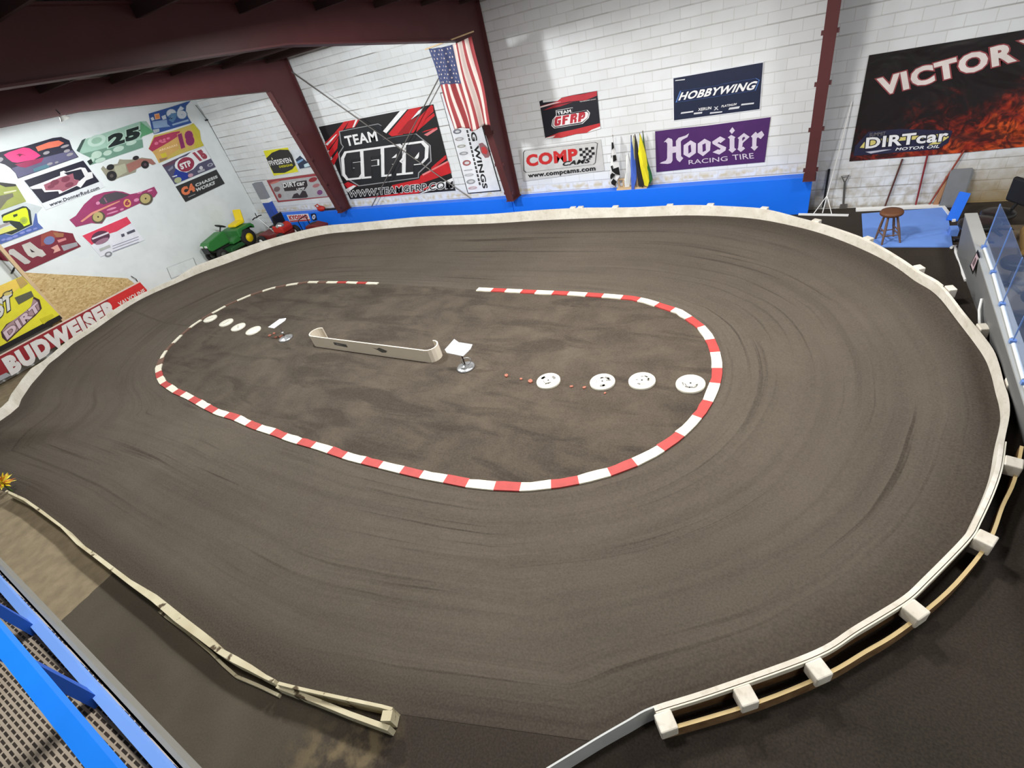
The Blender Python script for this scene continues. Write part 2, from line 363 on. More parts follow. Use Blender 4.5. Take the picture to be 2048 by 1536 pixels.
frame(0.05, 'dark red steel column at the right end of the blue ledge')

# cross bracing rods
for a, b, lab in (((-13.9, 12.44, 5.0), (-8.75, 12.44, 0.86), 'thin steel brace rod falling left to right across the big banner'),
                  ((-7.4, 12.41, 5.05), (-12.8, 12.41, 0.86), 'thin steel brace rod rising left to right behind the striped flag')):
    mb = MB(); mb.cyl(a, b, 0.016, mat('rod_steel', (120, 116, 112), 0.4, 0.4), 8); tag(mb.build('brace_rod'), lab, 'brace rod')

# blue ledge along the back wall
LY, LZ = 12.34, 0.82
lg = thing('wall_ledge', 'long bright blue boxed ledge along the foot of the back wall', 'ledge', (-9, 12.4, 0))
xs = [-17.9, -14.0, -7.32, 0.12]
for a, b in zip(xs[:-1], xs[1:]):
    mb = MB(); mb.box(((a + b) / 2, (LY + YW) / 2, LZ / 2), (b - a - 0.012, YW - LY - 0.004, LZ), BLUE); mb.build('ledge_box', lg, 0.01)
# painted pilaster left of the ledge
pp = thing('painted_post', 'flat post painted grey above and blue below in the far corner', 'post', (-18.2, 12.5, 0))
for z0, z1, mt in ((0, 1.28, mat('post_blue', (52, 84, 176), 0.5)), (1.28, 1.42, WHITEM), (1.42, 2.02, mat('post_grey', (136, 138, 146), 0.55))):
    mb = MB(); mb.box((-18.22, 12.51, (z0 + z1) / 2), (0.42, 0.16, z1 - z0), mt); mb.build('painted_band', pp)

# ------------------------------------------------------------------ track outline (inner foot of the boards)
def hb(i, n=0): return 0.0
base_px = [(-70, 885, .36), (0, 842, .36), (21, 827.5, .36), (37.5, 813, .36), (43, 798, .36), (62.5, 769, .36), (81, 748, .36), (98, 727.5, .36), (117, 713, .37), (146, 688, .38), (187.5, 661, .4),
           (229, 631.7, .4), (271, 604.6, .4), (310, 585, .4), (354, 566, .4), (400, 546, .4), (458, 525, .4), (526.5, 499.6, .4), (587, 482, .4), (653, 468, .4), (712, 462.5, .4), (780, 456.6, .4), (857.6, 451, .4),
           (980, 447, .4), (1077, 441, .4), (1175, 436.6, .4), (1273, 433.7, .39), (1371, 430.8, .37), (1444, 432.5, .34), (1517, 438.6, .3), (1590.6, 453, .26), (1652, 470, .22), (1723, 498, .18), (1784.6, 529.6, .15),
           (1828.5, 561, .13), (1872.5, 589.4, .12), (1916.4, 644, .12), (1962.6, 706, .12), (1980, 743, .12), (1991, 786, .12), (1998.4, 815, .12), (2000, 846.5, .12)]
base = [(G(x, y, z).to_2d(), z) for x, y, z in base_px]
top_px = [(1999, 880), (1990, 935), (1973, 984), (1946, 1041), (1932, 1066), (1891, 1110), (1842, 1159), (1809, 1189), (1755, 1224), (1700, 1257), (1647, 1291), (1570, 1324), (1416, 1377), (1306, 1412), (1255, 1439), (1189, 1476), (1092, 1536), (1040, 1572)]
ZT = 0.27
near = [(G(x, y, ZT).to_2d(), 0.06) for x, y in top_px]
near = [(near[0][0], .11), (near[1][0], .1)] + near[2:13] + [(q_[0], .003) for q_ in near[13:]]
walls0 = base + near
def crom(p0, p1, p2, p3, t_):
    return p1 * 1.0 + (p2 - p0) * (0.5 * t_) + (p0 * 2 - p1 * 5 + p2 * 4 - p3) * (0.5 * t_ * t_) + (p1 * 3 - p0 - p2 * 3 + p3) * (0.5 * t_ ** 3)
KD = 4
walls = []
for i in range(len(walls0) - 1):
    q_ = [walls0[max(0, min(len(walls0) - 1, i + o_))] for o_ in (-1, 0, 1, 2)]
    for j_ in range(KD):
        t_ = j_ / KD; lerp_ = q_[1][0].lerp(q_[2][0], t_)
        walls.append((lerp_ if i < 9 or i > 56 else crom(*[w_[0] for w_ in q_], t_), q_[1][1] * (1 - t_) + q_[2][1] * t_))
walls.append(walls0[-1])
# top of boards: height above the dirt
def wall_top(k):
    if k < 7: return 0.21
    if k < 15: return 0.13
    if k < 26: return 0.26
    if k < 30: return 0.22
    if k < 33: return 0.17
    if k < 42: return 0.15
    return ZT - walls0[k][1]
TOP0 = [walls0[k][1] + wall_top(k) for k in range(len(walls0))]
TOPZ = [TOP0[k // KD] * (1 - (k % KD) / KD) + TOP0[min(k // KD + 1, len(TOP0) - 1)] * ((k % KD) / KD) for k in range(len(walls))]
def nrm(i):
    a = walls[max(i - 1, 0)][0]; b = walls[min(i + 1, len(walls) - 1)][0]; d = (b - a).normalized(); return Vector((-d.y, d.x))     # outward (path runs clockwise seen from above)
cen = Vector((-9, 6))
def out_n(i):
    n = nrm(i)
    return n if n.dot(walls[i][0] - cen) > 0 else -n
def board(mb, i0, i1, th, mt, mt2=None, zb=None, inset=0.0):
    ring = []
    for i in range(i0, i1 + 1):
        p, z0 = walls[i]; n = out_n(i); zl = z0 - 0.12 if zb is None else zb; zl = max(zl, 0.0)
        zt = TOPZ[i] + 0.006 * math.sin(i * 0.6)
        q = p + n * inset; r = p + n * (th + inset)
        ring.append([(q.x, q.y, zl), (q.x, q.y, zt), (r.x, r.y, zt), (r.x, r.y, zl)])
    vs = [w for r in ring for w in r]; k = len(ring)
    for j, mm in ((0, mt), (1, mt), (2, mt2 or mt), (3, mt2 or mt)):
        mb.add(vs, [(i * 4 + j, i * 4 + (j + 1) % 4, (i + 1) * 4 + (j + 1) % 4, (i + 1) * 4 + j) for i in range(k - 1)], mm)
    mb.add(ring[0], [(0, 1, 2, 3)], mt); mb.add(ring[-1], [(3, 2, 1, 0)], mt)
def wall_at(px, py, z):           # nearest point of the boards to a pixel seen at height z
    w = G(px, py, z).to_2d(); best = None
    for i in range(len(walls) - 1):
        a, b = walls[i][0], walls[i + 1][0]; d = b - a; t_ = max(0, min(1, (w - a).dot(d) / d.length_squared)); q = a + d * t_
        if best is None or (q - w).length < best[0]:
            n = out_n(i) * (1 - t_) + out_n(i + 1) * t_
            best = ((q - w).length, q, n.normalized(), TOPZ[i] * (1 - t_) + TOPZ[i + 1] * t_)
    return best[1:]
sections = [(0, 13, 'white track wall board in front of the red beer banner', []),
            (13, 16, 'white track wall section in front of the green tractor', []),
            (16, 25, 'long white track wall section along the blue ledge', [(1160, 413), (1175, 412)]),
            (25, 35, 'curved white track wall section bending past the wooden stool', [(1240, 413), (1342, 414), (1420, 416), (1520, 424), (1612, 444), (1703, 474), (1800, 519)]),
            (35, 55, 'curved white track wall section with open plywood back at the right', [(1886, 580), (1962, 656), (2012, 766), (2018, 925), (1955, 1072), (1822, 1215), (1628, 1328), (1486, 1382), (1325, 1428)]),
            (55, 58, 'thin white flexible end strip curling into the pit lane', [])]
for si, (a, b, lab, posts) in enumerate(sections):
    a *= KD; b *= KD
    p0 = walls[(a + b) // 2][0]
    t_ = thing('track_wall', lab, 'track wall', (p0.x, p0.y, 0))
    mb = MB()
    if si == 5: board(mb, a, b, 0.014, mat('grey_white_plastic', (206, 208, 206), 0.5), zb=0.0)
    elif si == 4: board(mb, a, b, 0.04, WP, PLY, zb=0.0)
    else: board(mb, a, b, 0.06, WP)
    mb.build('board', t_)
    if si == 4:
        mb = MB(); board(mb, 42 * KD, 55 * KD, 0.012, mat('pale_cap', (226, 222, 206), 0.5), zb=0.2, inset=0.046); mb.build('back_strip', t_)
    for (px, py) in posts:
        q, n, zt = wall_at(px, py, 0.25 if si == 4 else 0.5)
        mb = MB(); ang = math.atan2(n.y, n.x); r3 = Matrix.Rotation(ang, 3, 'Z')
        ln = 0.145 if (si == 4 and py > 850) else 0.11
        hgt = 0.15
        bw = 0.15
        mb.box((q.x + n.x * (0.06 + ln / 2), q.y + n.y * (0.06 + ln / 2), zt - hgt / 2 + 0.012), (ln, bw, hgt), WP, r3)
        if not (si == 4 and py > 850): mb.box((q.x + n.x * (0.07 + ln / 2), q.y + n.y * (0.07 + ln / 2), (zt - hgt) / 2), (ln * 0.7, 0.09, zt - hgt), PLY, r3)
        mb.build('support_block', t_, 0.012)
    if si == 4:
        rail_px = [(2040, 891), (2025, 959), (2001, 1011), (1973, 1082), (1908, 1164), (1837, 1227), (1782, 1268), (1727, 1300), (1650.6, 1344), (1511, 1401), (1321, 1457.6)]
        p_ = [G(x, y, 0.17) for x, y in rail_px]; pts = []
        for i in range(len(p_) - 1):
            for j_ in range(KD): pts.append(crom(p_[max(i - 1, 0)], p_[i], p_[i + 1], p_[min(i + 2, len(p_) - 1)], j_ / KD))
        pts.append(p_[-1]); NP = len(pts) - 1
        mb = MB(); vs = []
        for i, q in enumerate(pts):
            d = (pts[min(i + 1, NP)] - pts[max(i - 1, 0)]).to_2d().normalized(); n = Vector((d.y, -d.x, 0)); n = n if n.dot(Vector((q.x + 9, q.y - 6, 0))) > 0 else -n
            vs += [Vector((q.x, q.y, 0.0)), Vector((q.x, q.y, 0.17)), Vector((q.x + n.x * .03, q.y + n.y * .03, 0.17)), Vector((q.x + n.x * .03, q.y + n.y * .03, 0.0))]
        ED = mat('plywood_edge', (222, 196, 142), 0.6)
        for j, mm in ((0, PLY), (1, ED), (2, PLY), (3, PLY)):
            mb.add(vs, [(i * 4 + j, i * 4 + (j + 1) % 4, (i + 1) * 4 + (j + 1) % 4, (i + 1) * 4 + j) for i in range(NP)], mm)
        mb.add(vs[:4], [(0, 1, 2, 3)], PLY); mb.add(vs[-4:], [(3, 2, 1, 0)], PLY)
        mb.build('outer_rail', t_)

# near straight wall, seen edge-on from above
near_left_px = [(11.5, 981.5, 9), (49, 999, 9), (83, 1023, 10), (123, 1053, 8), (155, 1086, 9), (189, 1110, 12), (258, 1163, 13), (307, 1195, 20), (355, 1235, 22), (401, 1269.5, 20), (438, 1301, 14), (470, 1319, 16), (500, 1335, 13), (530, 1353, 9), (548.5, 1362, 8)]
def strip(px, z, h, mt, dirn=1.0, tw=None):
    mb = MB(); vs = []
    pts = [G(q[0], q[1], z) for q in px]
    for i, q in enumerate(pts):
        w_ = tw or (px[i][2] * 0.0042)
        vs += [(q.x, q.y + w_ / 2, 0.0), (q.x, q.y + w_ / 2, z), (q.x, q.y - w_ / 2, z), (q.x, q.y - w_ / 2, 0.0)]
    k = len(pts)
    mb.add(vs, [(i * 4 + j, i * 4 + (j + 1) % 4, (i + 1) * 4 + (j + 1) % 4, (i + 1) * 4 + j) for i in range(k - 1) for j in range(4)], mt)
    mb.add(vs[:4], [(0, 1, 2, 3)], mt); mb.add(vs[-4:], [(3, 2, 1, 0)], mt)
    return mb
tag(strip(near_left_px, 0.2, 0.2, CP).build('straight_wall'), 'long cream painted board on edge along the near straight', 'track wall')
tag(strip([(318, 1222), (330, 1232), (372, 1263), (421, 1304), (447, 1330), (472, 1352), (515, 1370), (557, 1390)], 0.05, 0.05, CP, tw=0.03).build('lower_board'), 'thin lower board lying just outside the near straight wall', 'board')
gate = thing('pit_gate', 'chipped cream plank pair with end block beside the pit entry', 'gate', tuple(G(670, 1415, 0)))
strip([(556, 1366, 8), (600, 1377, 9), (640, 1386, 6), (672, 1393, 6), (720, 1403, 6), (762, 1412, 6), (784, 1418, 8)], 0.2, 0.2, CP, tw=0.03).build('inner_plank', gate)
strip([(554, 1371, 10), (640, 1404, 10), (700, 1428, 10), (777.6, 1456, 10)], 0.15, 0.15, CP, tw=0.045).build('outer_plank', gate)
a, b = G(778, 1416, 0.2), G(772, 1450, 0.15)
mb = MB(); mb.beam((a.x, a.y - 0.02, 0.11), (b.x, b.y + 0.02, 0.11), 0.1, 0.18, CP); mb.build('end_block', gate)

# ------------------------------------------------------------------ dirt: infield + banked lap ring
kerb_px = [(955, 579), (1011, 581.5), (1069, 584.5), (1129.5, 587), (1196, 591), (1263, 596.6), (1296, 603.6), (1323, 612.7), (1356.5, 623), (1378, 637), (1402, 655), (1417, 673), (1429, 700.5), (1434, 725), (1434, 750), (1428, 775), (1417, 800), (1402, 824),
           (1380, 850), (1352, 876), (1310, 905), (1268, 926), (1220, 944), (1170, 957.5), (1120, 967), (1050, 974.5), (983.5, 972), (936, 967), (891, 958), (847, 950), (809, 941), (768, 931), (700, 914), (638, 893), (583.7, 878), (553, 866), (508.5, 852), (471, 835), (437, 825), (409, 811), (378.6, 794), (351, 782), (325.6, 765), (319, 752), (316.7, 736), (325, 713), (336, 697), (360, 673), (385, 651.5), (413, 633), (456, 609.6), (499, 591), (542, 577), (582, 569), (617, 564.5), (692, 565), (770, 567.5)]
kerb = [G(x, y, 0.02).to_2d() for x, y in kerb_px]
outer = [w[0] for w in walls[:57 * KD]] + [G(x, y, 0.1).to_2d() for x, y in ((784, 1420), (700, 1398), (600, 1378), (500, 1336), (401, 1270), (307, 1196), (189, 1110), (83, 1023), (11, 981), (-120, 930))]
outer_h = [w[1] for w in walls[:57 * KD]] + [0.002] * 10
CX, CY, SQ = -7.6, 6.0, 0.46
def resample(poly, vals, n):
    th = [math.atan2(q.y - CY, (q.x - CX) * SQ) for q in poly]
    out = []
    m_ = len(poly)
    for k in range(n):
        a = -math.pi + 2 * math.pi * k / n
        for i in range(m_):
            p, q = poly[i], poly[(i + 1) % m_]
            t0, t1 = th[i], th[(i + 1) % m_]
            d = (t1 - t0 + math.pi) % (2 * math.pi) - math.pi
            e = (a - t0 + math.pi) % (2 * math.pi) - math.pi
            if d != 0 and 0 <= e / d < 1:
                s_ = e / d; out.append((p.lerp(q, s_), vals[i] * (1 - s_) + vals[(i + 1) % m_] * s_)); break
        else: out.append(out[-1] if out else (poly[0], vals[0]))
    return out
NR, NV = 360, 30
inn = resample(kerb, [0.0] * len(kerb), NR); oo = resample(outer, outer_h, NR)
verts = []; uvs = []; faces = []; fm = []
ul = 0
for k in range(NR):
    (pi, _), (po, h) = inn[k], oo[k]
    if k: ul += ((inn[k][0] + oo[k][0]) / 2 - (inn[k - 1][0] + oo[k - 1][0]) / 2).length
    L_ = (po - pi).length
    for j in range(NV + 1):
        f_ = j / NV; q = pi.lerp(po, f_); s_ = max(0, (f_ - 0.35) / 0.65); z = 0.012 + (h - 0.012) * s_ * s_ * (3 - 2 * s_)
        verts.append((q.x, q.y, z)); uvs.append((ul, f_ * 4.2))
for k in range(NR):
    for j in range(NV):
        a = k * (NV + 1) + j; b = ((k + 1) % NR) * (NV + 1) + j
        faces.append((a, b, b + 1, a + 1)); fm.append(0)
ic = len(verts)
for k in range(NR): verts.append((inn[k][0].x, inn[k][0].y, 0.012)); uvs.append((0, 0))
faces.append(tuple(range(ic, ic + NR))); fm.append(1)
me = bpy.data.meshes.new('dirt_track'); me.from_pydata(verts, [], faces)
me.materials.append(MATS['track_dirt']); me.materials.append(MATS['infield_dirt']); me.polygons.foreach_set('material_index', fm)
me.polygons.foreach_set('use_smooth', [m_ == 0 for m_ in fm])
ul_ = me.uv_layers.new(name='UVMap')
for poly in me.polygons:
    for li in poly.loop_indices:
        vi = me.loops[li].vertex_index; uu = uvs[vi]
        ul_.data[li].uv = uu
if me.polygons[-1].normal.z < 0: me.flip_normals()
dt = bpy.data.objects.new('dirt_track', me); COL.objects.link(dt); dt['kind'] = 'structure'; dt['label'] = 'banked oval of packed brown dirt'

# raised ground between the boards and the corner of the room
poly = [walls[i][0] + out_n(i) * 0.1 for i in range(9 * KD, 24 * KD, 2)]
poly = [(max(q.x, XL + 0.02), min(q.y, LY - 0.03)) for q in poly]
mb = MB(); mb.prism([(q[0], q[1], 0) for q in poly] + [(-8.0, LY - 0.03, 0), (-17.9, LY - 0.03, 0), (XL + 0.02, LY - 0.03, 0), (XL + 0.02, poly[0][1], 0)], (0, 0, 0.2), MATS['floor_dirt']); struct('ground_bank', mb)

# kerb: one strip of flat boards, painted in turn white and red
RED_K = mat('kerb_red', (178, 66, 62), 0.6, 0, 0.2, 9); WHITE_K = mat('kerb_white', (226, 220, 200), 0.65, 0, 0.15, 9); DIRTY_K = mat('kerb_red_muddy', (112, 84, 72), 0.8, 0, 0.25, 9)
cum = [0]
for i in range(1, len(kerb)): cum.append(cum[-1] + (kerb[i] - kerb[i - 1]).length)
def kat(s_):
    s_ = max(0, min(cum[-1], s_))
    for i in range(1, len(cum)):
        if s_ <= cum[i]: return kerb[i - 1].lerp(kerb[i], (s_ - cum[i - 1]) / max(1e-6, cum[i] - cum[i - 1]))
    return kerb[-1]
mb = MB(); s0 = 0; k = 0
while s0 < cum[-1] - 0.05:
    ln = (0.42 if k % 2 == 0 else 0.37); s1 = min(s0 + ln, cum[-1])
    if k % 2 == 1 and cum[-1] - s0 < 0.45: break
    mid = kat((s0 + s1) / 2); frac = s0 / cum[-1]
    mt = WHITE_K if k % 2 == 0 else RED_K
    zt = 0.035
    if 0.70 < frac < 0.915 and k % 2 == 1: mt = DIRTY_K
    n_ = 3; vs = []
    for j in range(n_ + 1):
        s_ = s0 + (s1 - s0) * j / n_; q = kat(s_); d = (kat(s_ + 0.08) - kat(s_ - 0.08)).normalized(); nn = Vector((-d.y, d.x))
        w_ = (0.15 if frac < 0.72 else 0.09); wo = w_ / 2 + random.uniform(-0.012, 0.008); wi = w_ / 2
        a, b = q + nn * wi, q - nn * wo
        vs += [(a.x, a.y, 0.0), (a.x, a.y, zt), (b.x, b.y, zt), (b.x, b.y, 0.0)]
    mb.add(vs, [(i * 4 + j, i * 4 + (j + 1) % 4, (i + 1) * 4 + (j + 1) % 4, (i + 1) * 4 + j) for i in range(n_) for j in range(4)], mt)
    mb.add(vs[:4], [(0, 1, 2, 3)], mt); mb.add(vs[-4:], [(3, 2, 1, 0)], mt)
    s0 = s1; k += 1
tag(mb.build('track_kerb'), 'low red and white banded kerb strip looping round the infield', 'kerb')

# ------------------------------------------------------------------ printed signs
_tc = {}
def glyphs(txt, bold=0.0, sp=0.0):
    key = (txt, bold, sp)
    if key in _tc: return _tc[key]
    cu = bpy.data.curves.new('txt', 'FONT'); cu.body = txt; cu.offset = bold; cu.resolution_u = 3; cu.space_character = 1.0 + sp
    o = bpy.data.objects.new('txt', cu); me = bpy.data.meshes.new_from_object(o)
    vs = [tuple(v.co)[:2] for v in me.vertices]; fs = [tuple(q.vertices) for q in me.polygons]
    bpy.data.objects.remove(o); bpy.data.meshes.remove(me); bpy.data.curves.remove(cu)
    par = list(range(len(vs)))                       # letters get a hair of stagger so overlapping outlines never share a plane
    def find(a):
        while par[a] != a: par[a] = par[par[a]]; a = par[a]
        return a
    for q in fs:
        for b in q[1:]: par[find(b)] = find(q[0])
    ids = {}
    vs = [(v[0], v[1], ids.setdefault(find(i), len(ids)) % 4) for i, v in enumerate(vs)]
    _tc[key] = (vs, fs)
    return _tc[key]
LETTER = {'G': [(.18, 1), (1, 1), (1, .74), (.5, .74), (.42, .66), (.42, .34), (.5, .25), (.62, .25), (.62, .4), (.52, .4), (.52, .6), (1, .6), (1, .14), (.84, 0), (.18, 0), (0, .2), (0, .8)],
          'F': [(0, 0), (0, 1), (1, 1), (1, .75), (.44, .75), (.44, .6), (.8, .6), (.8, .4), (.44, .4), (.44, 0)],
          'R': [(0, 0), (0, 1), (.78, 1), (1, .82), (1, .56), (.84, .45), (1, .36), (1, 0), (.64, 0), (.64, .3), (.55, .38), (.44, .38), (.44, 0)],
          'P': [(0, 0), (0, 1), (.78, 1), (1, .82), (1, .46), (.78, .28), (.44, .28), (.44, 0)]}
HOLE = {'R': [(.42, .6), (.66, .6), (.7, .66), (.7, .74), (.66, .79), (.42, .79)], 'P': [(.42, .47), (.64, .47), (.7, .54), (.7, .7), (.64, .77), (.42, .77)]}
class Sign:
    def __init__(s, name, label, cat, plane, val, z=None, th=0.012, group=None):
        s.mb = MB(); s.name, s.label, s.cat, s.plane, s.val, s.z, s.th, s.group = name, label, cat, plane, val, z or (lambda x, y: (x, y)), th, group
        s.sgn = 1 if plane == 'X' else -1            # towards the room: +X off the left wall, -Y off the back wall
    k = 0
    def P(s, x, y, lay=0):
        px, py = s.z(x, y); v = s.val + s.sgn * (s.th + 0.006 + lay * 0.0035 + s.k * 0.00008)
        return onX(px, py, v) if s.plane == 'X' else onY(px, py, v)
    def base(s, pts, c):
        mt = c if not isinstance(c, tuple) else ink(c)
        vs = [s.P(x, y) for x, y in pts]; e = Vector((s.sgn * s.th, 0, 0)) if s.plane == 'X' else Vector((0, s.sgn * s.th, 0))
        s.mb.prism([q - e for q in vs], e, mt); return s
    def poly(s, pts, c, lay=1):
        mt = c if not isinstance(c, tuple) else ink(c); s.k += 1
        s.mb.add([s.P(x, y, lay) for x, y in pts], [tuple(range(len(pts)))], mt); return s
    def ell(s, cx, cy, rx, ry, c, lay=2, rot=-0.3, n=20):
        return s.poly([(cx + rx * math.cos(a) * math.cos(rot) - ry * math.sin(a) * math.sin(rot), cy + rx * math.cos(a) * math.sin(rot) + ry * math.sin(a) * math.cos(rot)) for a in [2 * math.pi * i / n for i in range(n)]], c, lay)
    def aff(s, O, A, U, lay):
        s.k += 1
        o, a, u = s.P(*O, lay), s.P(*A, lay), s.P(*U, lay); nv = Vector((s.sgn, 0, 0)) if s.plane == 'X' else Vector((0, s.sgn, 0))
        return lambda x, y, z=0: o + (a - o) * x + (u - o) * y + nv * (z * 0.0004)
    def text(s, txt, O, A, U, c, lay=3, bold=0.012, out=None, outw=0.05):
        sp = bold * 2.4; vs, fs = glyphs(txt, bold, sp)
        x0 = min(v[0] for v in vs); x1 = max(v[0] for v in vs); y0 = min(v[1] for v in vs); y1 = max(v[1] for v in vs)
        if out is not None:
            vo, fo = glyphs(txt, bold + outw, sp); f = s.aff(O, A, U, lay - 0.6)
            s.mb.add([f((v[0] - x0) / (x1 - x0), (v[1] - y0) / (y1 - y0), v[2]) for v in vo], fo, ink(out))
        f = s.aff(O, A, U, lay)
        s.mb.add([f((v[0] - x0) / (x1 - x0), (v[1] - y0) / (y1 - y0), v[2]) for v in vs], fs, ink(c)); return s
    def block(s, txt, O, A, U, c, hole, lay=4, grow=0.0, gap=0.08):
        f = s.aff(O, A, U, lay); n = len(txt); w = (1 - gap * (n - 1)) / n
        for i, ch in enumerate(txt):
            x0 = i * (w + gap); pts = LETTER[ch]
            g_ = [((x - .5) * (1 + 2 * grow / w * 0.55) + .5, (y - .5) * (1 + 2 * grow) + .5) for x, y in pts]
            s.mb.add([f(x0 + x * w, y, i % 2) for x, y in g_], [tuple(range(len(g_)))], ink(c))
            if hole and ch in HOLE:
                f2 = s.aff(O, A, U, lay + 0.5); s.mb.add([f2(x0 + x * w, y) for x, y in HOLE[ch]], [(0, 1, 2, 3)], ink(hole))
        return s
    def done(s): return tag(s.mb.build(s.name), s.label, s.cat, s.group)
def shrink(pts, k):
    cx = sum(p[0] for p in pts) / len(pts); cy = sum(p[1] for p in pts) / len(pts); return [(cx + (x - cx) * k, cy + (y - cy) * k) for x, y in pts]
WH, BK, RD = (232, 232, 234), (34, 33, 36), (196, 40, 46)

# --- back wall -----------------------------------------------------
s = Sign('banner', 'large black and red team banner behind the brace rods', 'banner', 'Y', YW, zm(480, 160, 3.657))
s.base([(575, 343), (1412, 178), (1575, 808), (805, 872)], BK)
for pts, c in (([(620, 460), (690, 390), (760, 305), (800, 298), (700, 440), (640, 520)], RD), ([(645, 530), (720, 420), (712, 500), (660, 570)], RD), ([(665, 590), (715, 520), (718, 560), (685, 625)], RD),
               ([(800, 298), (880, 283), (840, 345), (770, 358)], RD), ([(845, 290), (862, 287), (835, 345), (822, 348)], WH), ([(625, 470), (700, 400), (712, 395), (640, 480)], WH),
               ([(1045, 375), (1170, 226), (1222, 216), (1070, 390)], WH), ([(1085, 395), (1235, 213), (1330, 195), (1240, 300), (1190, 400), (1110, 412)], RD), ([(1250, 290), (1305, 225), (1345, 200), (1330, 232)], WH),
               ([(1200, 395), (1290, 290), (1400, 182), (1412, 190), (1415, 230), (1330, 310), (1270, 385)], RD), ([(1150, 400), (1230, 300), (1310, 262), (1230, 390)], (150, 30, 36)), ([(1300, 330), (1418, 240), (1425, 262), (1290, 380)], RD),
               ([(1345, 400), (1440, 345), (1446, 360), (1370, 410)], (214, 120, 124)), ([(1330, 385), (1435, 355), (1440, 345), (1350, 372)], RD),
               ([(1400, 640), (1505, 548), (1512, 575), (1395, 665)], RD), ([(1320, 700), (1525, 600), (1535, 640), (1310, 730)], RD), ([(1110, 770), (1310, 725), (1535, 640), (1545, 680), (1300, 765), (1120, 800)], RD),
               ([(1330, 690), (1520, 590), (1524, 600), (1340, 700)], (224, 130, 130)), ([(760, 760), (790, 745), (860, 775), (790, 800)], RD), ([(770, 800), (830, 770), (850, 775), (790, 822)], WH),
               ([(890, 866), (1150, 830), (1310, 800), (1470, 745), (1300, 830), (1120, 847)], RD), ([(1290, 842), (1440, 770), (1555, 715), (1560, 735), (1450, 790), (1330, 828)], WH), ([(1240, 838), (1420, 760), (1470, 742), (1330, 800)], (206, 206, 208))):
    s.poly(pts, c, 1)
sil = [(722, 375), (1010, 318), (1035, 332), (1047, 432), (1150, 412), (1290, 392), (1395, 478), (1402, 595), (1310, 682), (1308, 718), (868, 778), (742, 700), (718, 540), (752, 488), (735, 465)]
s.poly(sil, (150, 150, 154), 2); s.poly(shrink(sil, 0.972), (36, 38, 43), 3)
s.text('TEAM', (780, 486), (1010, 446), (760, 412), WH, 4, 0.03)
O, A, U = (772, 722), (1345, 664), (758, 538)
s.block('GFRP', O, A, U, WH, None, 4, 0.075, 0.045)
s.block('GFRP', O, A, U, (44, 45, 50), WH, 5, 0.0, 0.045)
s.text('WWW.TEAMGFRP.COM', (800, 858), (1555, 792), (795, 812), (36, 36, 40), 5, 0.012, WH, 0.05)
s.done()

s = Sign('banner', 'tall narrow white banner with slanted black lettering behind the flag', 'banner', 'Y', YW, zm(880, 180, 6.98), th=0.02)
s.base([(2, 40), (440, -30), (848, 1408), (388, 1448)], (40, 40, 42)); s.poly([(12, 50), (432, -20), (836, 1396), (394, 1436)], (228, 230, 236), 1)
s.text('KING WINGS', (345, 250), (598, 1378), (420, 235), BK, 3, 0.03)
for i in range(14):
    y = 560 + i * 56; x = 365 + (y - 560) * 0.235; s.poly([(x, y), (x + 24, y - 3), (x + 34, y + 38), (x + 9, y + 41)], (60, 58, 60), 2)
for (x, y, a, b, c) in ((240, 580, 58, 34, (110, 112, 124)), (270, 685, 62, 26, (168, 164, 168)), (298, 785, 62, 22, (160, 160, 150)), (330, 885, 62, 24, (150, 152, 156)), (372, 1018, 58, 40, (160, 92, 96)), (392, 1118, 66, 8, (150, 152, 158)), (405, 1186, 66, 20, (176, 178, 184)), (430, 1280, 62, 34, (150, 152, 156)), (455, 1368, 62, 20, (196, 158, 164))):
    s.ell(x, y, a, b, c, 2, -0.12); s.ell(x + 4, y, a * .6, b * .5, (204, 204, 208), 3, -0.12)
s.poly([(540, 750), (590, 735), (660, 800), (700, 900), (680, 940), (630, 950), (570, 870)], (150, 108, 112), 2); s.poly([(575, 800), (620, 790), (665, 850), (650, 900), (590, 880)], (206, 66, 70), 3)
s.done()

s = Sign('sign', 'small square yellow and black sign in the far corner', 'sign', 'Y', YW, zm(500, 280, 10.97))
s.base([(280, 225), (838, 148), (1078, 704), (512, 800)], (226, 228, 226)); s.poly([(292, 238), (828, 164), (1062, 696), (522, 786)], (222, 216, 40), 1)
s.poly([(355, 400), (480, 280), (650, 212), (840, 215), (920, 330), (1000, 550), (930, 640), (760, 720), (520, 730), (430, 560)], (44, 45, 44), 2)
s.text('FIVESEVEN', (452, 566), (925, 490), (395, 462), WH, 4, 0.03); s.text('DESIGNS', (650, 612), (945, 566), (632, 566), (222, 216, 40), 4, 0.02); s.poly([(470, 372), (505, 425), (478, 430)], (240, 236, 190), 3)
s.done()
s = Sign('sign', 'blue and white sign half hidden behind the leftmost column', 'sign', 'Y', YW, zm(500, 280, 10.97))
s.base([(880, 235), (1360, 170), (1620, 560), (1095, 640)], (214, 220, 226)); s.poly([(1000, 430), (1100, 340), (1230, 300), (1500, 560), (1090, 632)], (44, 56, 80), 1)
s.poly([(1020, 480), (1150, 410), (1175, 440), (1050, 520)], (130, 170, 214), 2); s.poly([(1180, 540), (1290, 490), (1330, 570), (1195, 602)], (196, 222, 232), 2); s.poly([(1100, 345), (1170, 300), (1300, 470), (1240, 470)], (220, 226, 232), 2)
s.done()
s = Sign('banner', 'grey and maroon racing series banner above the blue ledge corner', 'banner', 'Y', YW, zm(500, 280, 10.97))
s.base([(362, 885), (1600, 715), (1850, 1235), (610, 1368)], (158, 66, 72)); s.poly([(440, 955), (700, 890), (1300, 810), (1480, 790), (1710, 1235), (630, 1330)], (178, 178, 182), 1)
